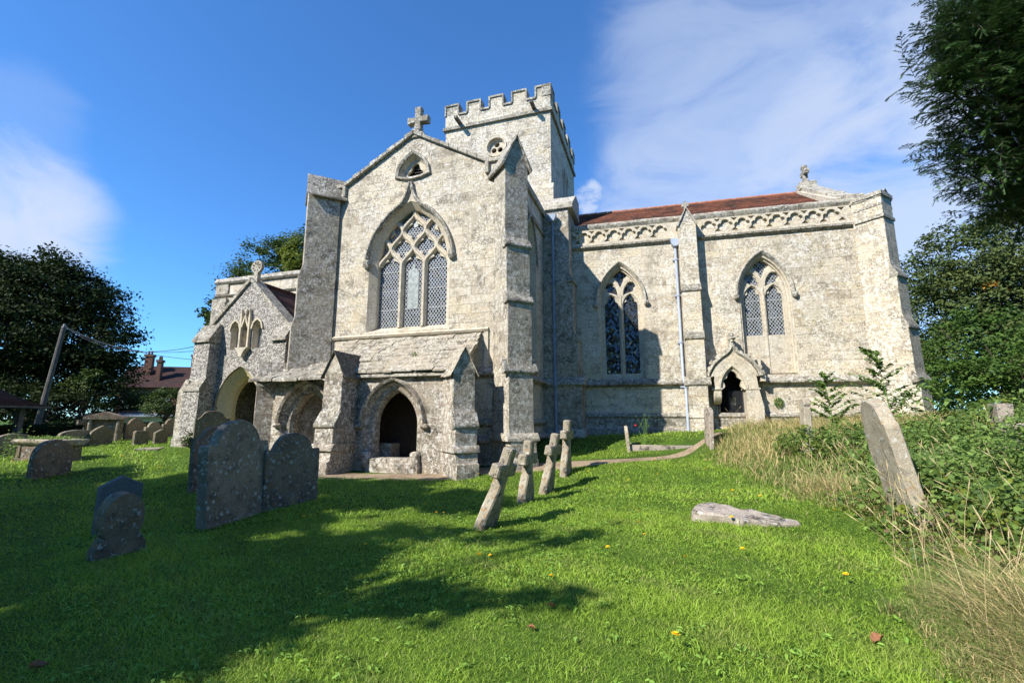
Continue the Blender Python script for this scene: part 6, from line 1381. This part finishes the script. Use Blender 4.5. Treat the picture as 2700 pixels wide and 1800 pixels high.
sapling('sapling', 'leafy elm sapling with arching twigs, left of the two before the chancel', 3.55, 11.6, 1.55, 30, .115, 1, lean=-.1, spread=.6)
sapling('sapling', 'taller elm sapling with arching twigs right behind the tilted headstone', 4.45, 11.2, 2.0, 38, .115, 2, lean=-.15, spread=.75)
sapling('sapling', 'low elm sapling spreading between the tilted headstone and chancel corner', 5.0, 10.9, 1.25, 24, .11, 3, lean=.2, spread=.75)
sapling('sapling', 'sycamore sapling with broad pale leaves in the brambles near the rubble tomb', 5.35, 8.3, 1.45, 7, .22, 4, 'leaf_bright', .05, .2, 1.5)
# rose bush
rb = thing('rose_bush', 'straggly rose bush with one red bloom against the shaded chancel wall', 'rose bush', (-.45, 14.1, H(-.45, 14.1))); g = G(); C = []; rs_ = random.Random(5)
for k in range(7):
    a = rs_.uniform(0, 6.28); hh3 = rs_.uniform(.5, 1.05); x0, y0, z0 = -.45, 14.1, H(-.45, 14.1); e = Vector((x0 + math.cos(a) * .35 * rs_.random(), y0 + math.sin(a) * .2, z0 + hh3)); m = Vector((x0, y0, z0)).lerp(e, .5) + Vector((rs_.gauss(0, .05), 0, .05)); g.tube([(x0, y0, z0 - .05), m, e], [.007, .005, .002], 4)
    for q in range(9): C.append(m.lerp(e, rs_.random()) + Vector((rs_.gauss(0, .05), rs_.gauss(0, .04), rs_.gauss(0, .03))))
obj('stem', g, 'stalk', rb); obj('leaves', leaves_mesh('leaves', np.array(C), rng.normal(size=(len(C), 3)) + [0, 0, .8], np.full(len(C), .045), rng.uniform(0, 1, len(C))), 'leaf_bramble', rb, smooth=3.)
g = G(); g.blob((-.68, 14.05, H(-.45, 14.1) + .62), (.035, .035, .03), 1, .3); obj('bloom', g, 'redfruit', rb)
tree('bush', 'small dark shrub growing at the foot of the flint porch buttress', (-15.05, 11.8), .3, .03, [(-15.0, 11.75, .85, .3, .25, .26)], 900, .06, 'leaf_mid', 57, .12, cat='bush', limbs=6)
C = np.concatenate([np.array([-17.55, 8.45, .55]) + rng.normal(size=(420, 3)) * [.16, .14, .3], np.array([-16.5, 8.72, 1.04]) + rng.normal(size=(300, 3)) * [.55, .2, .025]]); iv = obj('ivy', leaves_mesh('ivy', C, rng.normal(size=(720, 3)) * .6 + [-.3, -.5, .8], np.full(720, .075), rng.uniform(0, 1, 720)), 'leaf_bramble', ct, smooth=3.)

# ------------------------------------------------------------------ dandelions and dead leaves
DAND = [(-0.39,7.22),(-0.33,6.57),(-0.22,5.99),(-0.6,5.41),(0.16,5.09),(0.76,5.55),(-1.02,4.42),(-1.98,5.02),(-1.82,5.02),(-1.3,6.0),(1.1,8.72),(1.4,7.97),(0.82,6.75),(2.05,7.03),(1.5,5.0),(0.02,3.4),(-0.13,12.11),(0.35,11.76),(-1.64,10.92),(-1.53,10.52),(-1.1,10.95),(-0.97,10.98),(-0.67,10.12),(-0.08,10.4),(0.9,10.97),(-4.09,10.32),(-1.05,13.5),(-3.97,7.47),(-3.49,6.99),(-3.39,7.03),(-5.13,5.88),(-3.46,5.07),(-14.31,9.23),(-14.55,10.38),(-14.81,8.33),(-18.38,9.11),(-15.94,7.98),(-13.63,7.26),(-11.78,8.48),(-10.39,7.75)]
proto = None
PLACES = lambda x, y: 'yellow dandelion flower in the grass'
for i, (x, y) in enumerate(DAND):
    if proto is None:
        d = thing('dandelion', '', 'dandelion'); g = G(); g.tube([(0, 0, -.02), (.003, 0, .05), (.0, .004, .088)], [.0022, .002, .002], 4); st = obj('stalk', g, 'stalk', d)
        g = G(); nP = 22
        for k in range(nP):
            a = k * 6.2832 / nP
            for rr2, zz, w in ((.022, .092, .0042), (.014, .099, .0036)): ca, sa = math.cos(a + rr2 * 40), math.sin(a + rr2 * 40); g.add([(-sa * w * .5, ca * w * .5, .089), (sa * w * .5, -ca * w * .5, .089), (ca * rr2 + sa * w, sa * rr2 - ca * w, zz), (ca * rr2 - sa * w, sa * rr2 + ca * w, zz)], [(0, 1, 2, 3)])
        fl = obj('flower_head', g, 'petal', d); proto = d
    else:
        d = proto.copy(); COL.objects.link(d)
        for ch_ in (st, fl): c = ch_.copy(); COL.objects.link(c); c.parent = d
    d.location = (x, y, H(x, y)); d.rotation_euler = (R(random.uniform(-14, 14)), R(random.uniform(-14, 14)), random.uniform(0, 6)); s_ = random.uniform(.9, 1.3); d.scale = (s_, s_, s_)
    d['group'] = 'dandelions in the lawn'; d['label'] = PLACES(x, y)
for x, y, s_, lab in ((1.28, 3.83, .10, 'curled brown dead leaf lying by the tall grass edge'), (-.91, 3.92, .07, 'small brown dead leaf in the shaded middle of the lawn'), (-.97, 3.53, .06, 'reddish dead leaf near the bottom of the lawn'), (-3.87, 2.17, .09, 'orange dead leaf in the dark bottom left corner')):
    g = G(); P = []; rl = random.Random(int(abs(x) * 100)); nA, nB = 11, 7
    for i in range(nA):
        t = i / (nA - 1); w = (.05 + .36 * math.sin(math.pi * t ** .8)) * (1 + .22 * math.sin(t * 21)); cz = .16 * math.sin(t * 3.6 + x) + .05
        for k in range(nB):
            u = k / (nB - 1) * 2 - 1; P.append((t - .5 + .08 * abs(u), u * w * .85, cz * .6 + .24 * u * u * (1 + .5 * math.sin(t * 5)) + rl.gauss(0, .012)))
    g.add(P, [(i * nB + k, i * nB + k + 1, (i + 1) * nB + k + 1, (i + 1) * nB + k) for i in range(nA - 1) for k in range(nB - 1)])
    o = obj('dead_leaf', g, 'deadleaf', smooth=3.); o.location = (x, y, H(x, y) + .028); o.scale = (s_, s_, s_); o.rotation_euler = (R(8), R(-6), x * 3); tag(o, lab, 'leaf')
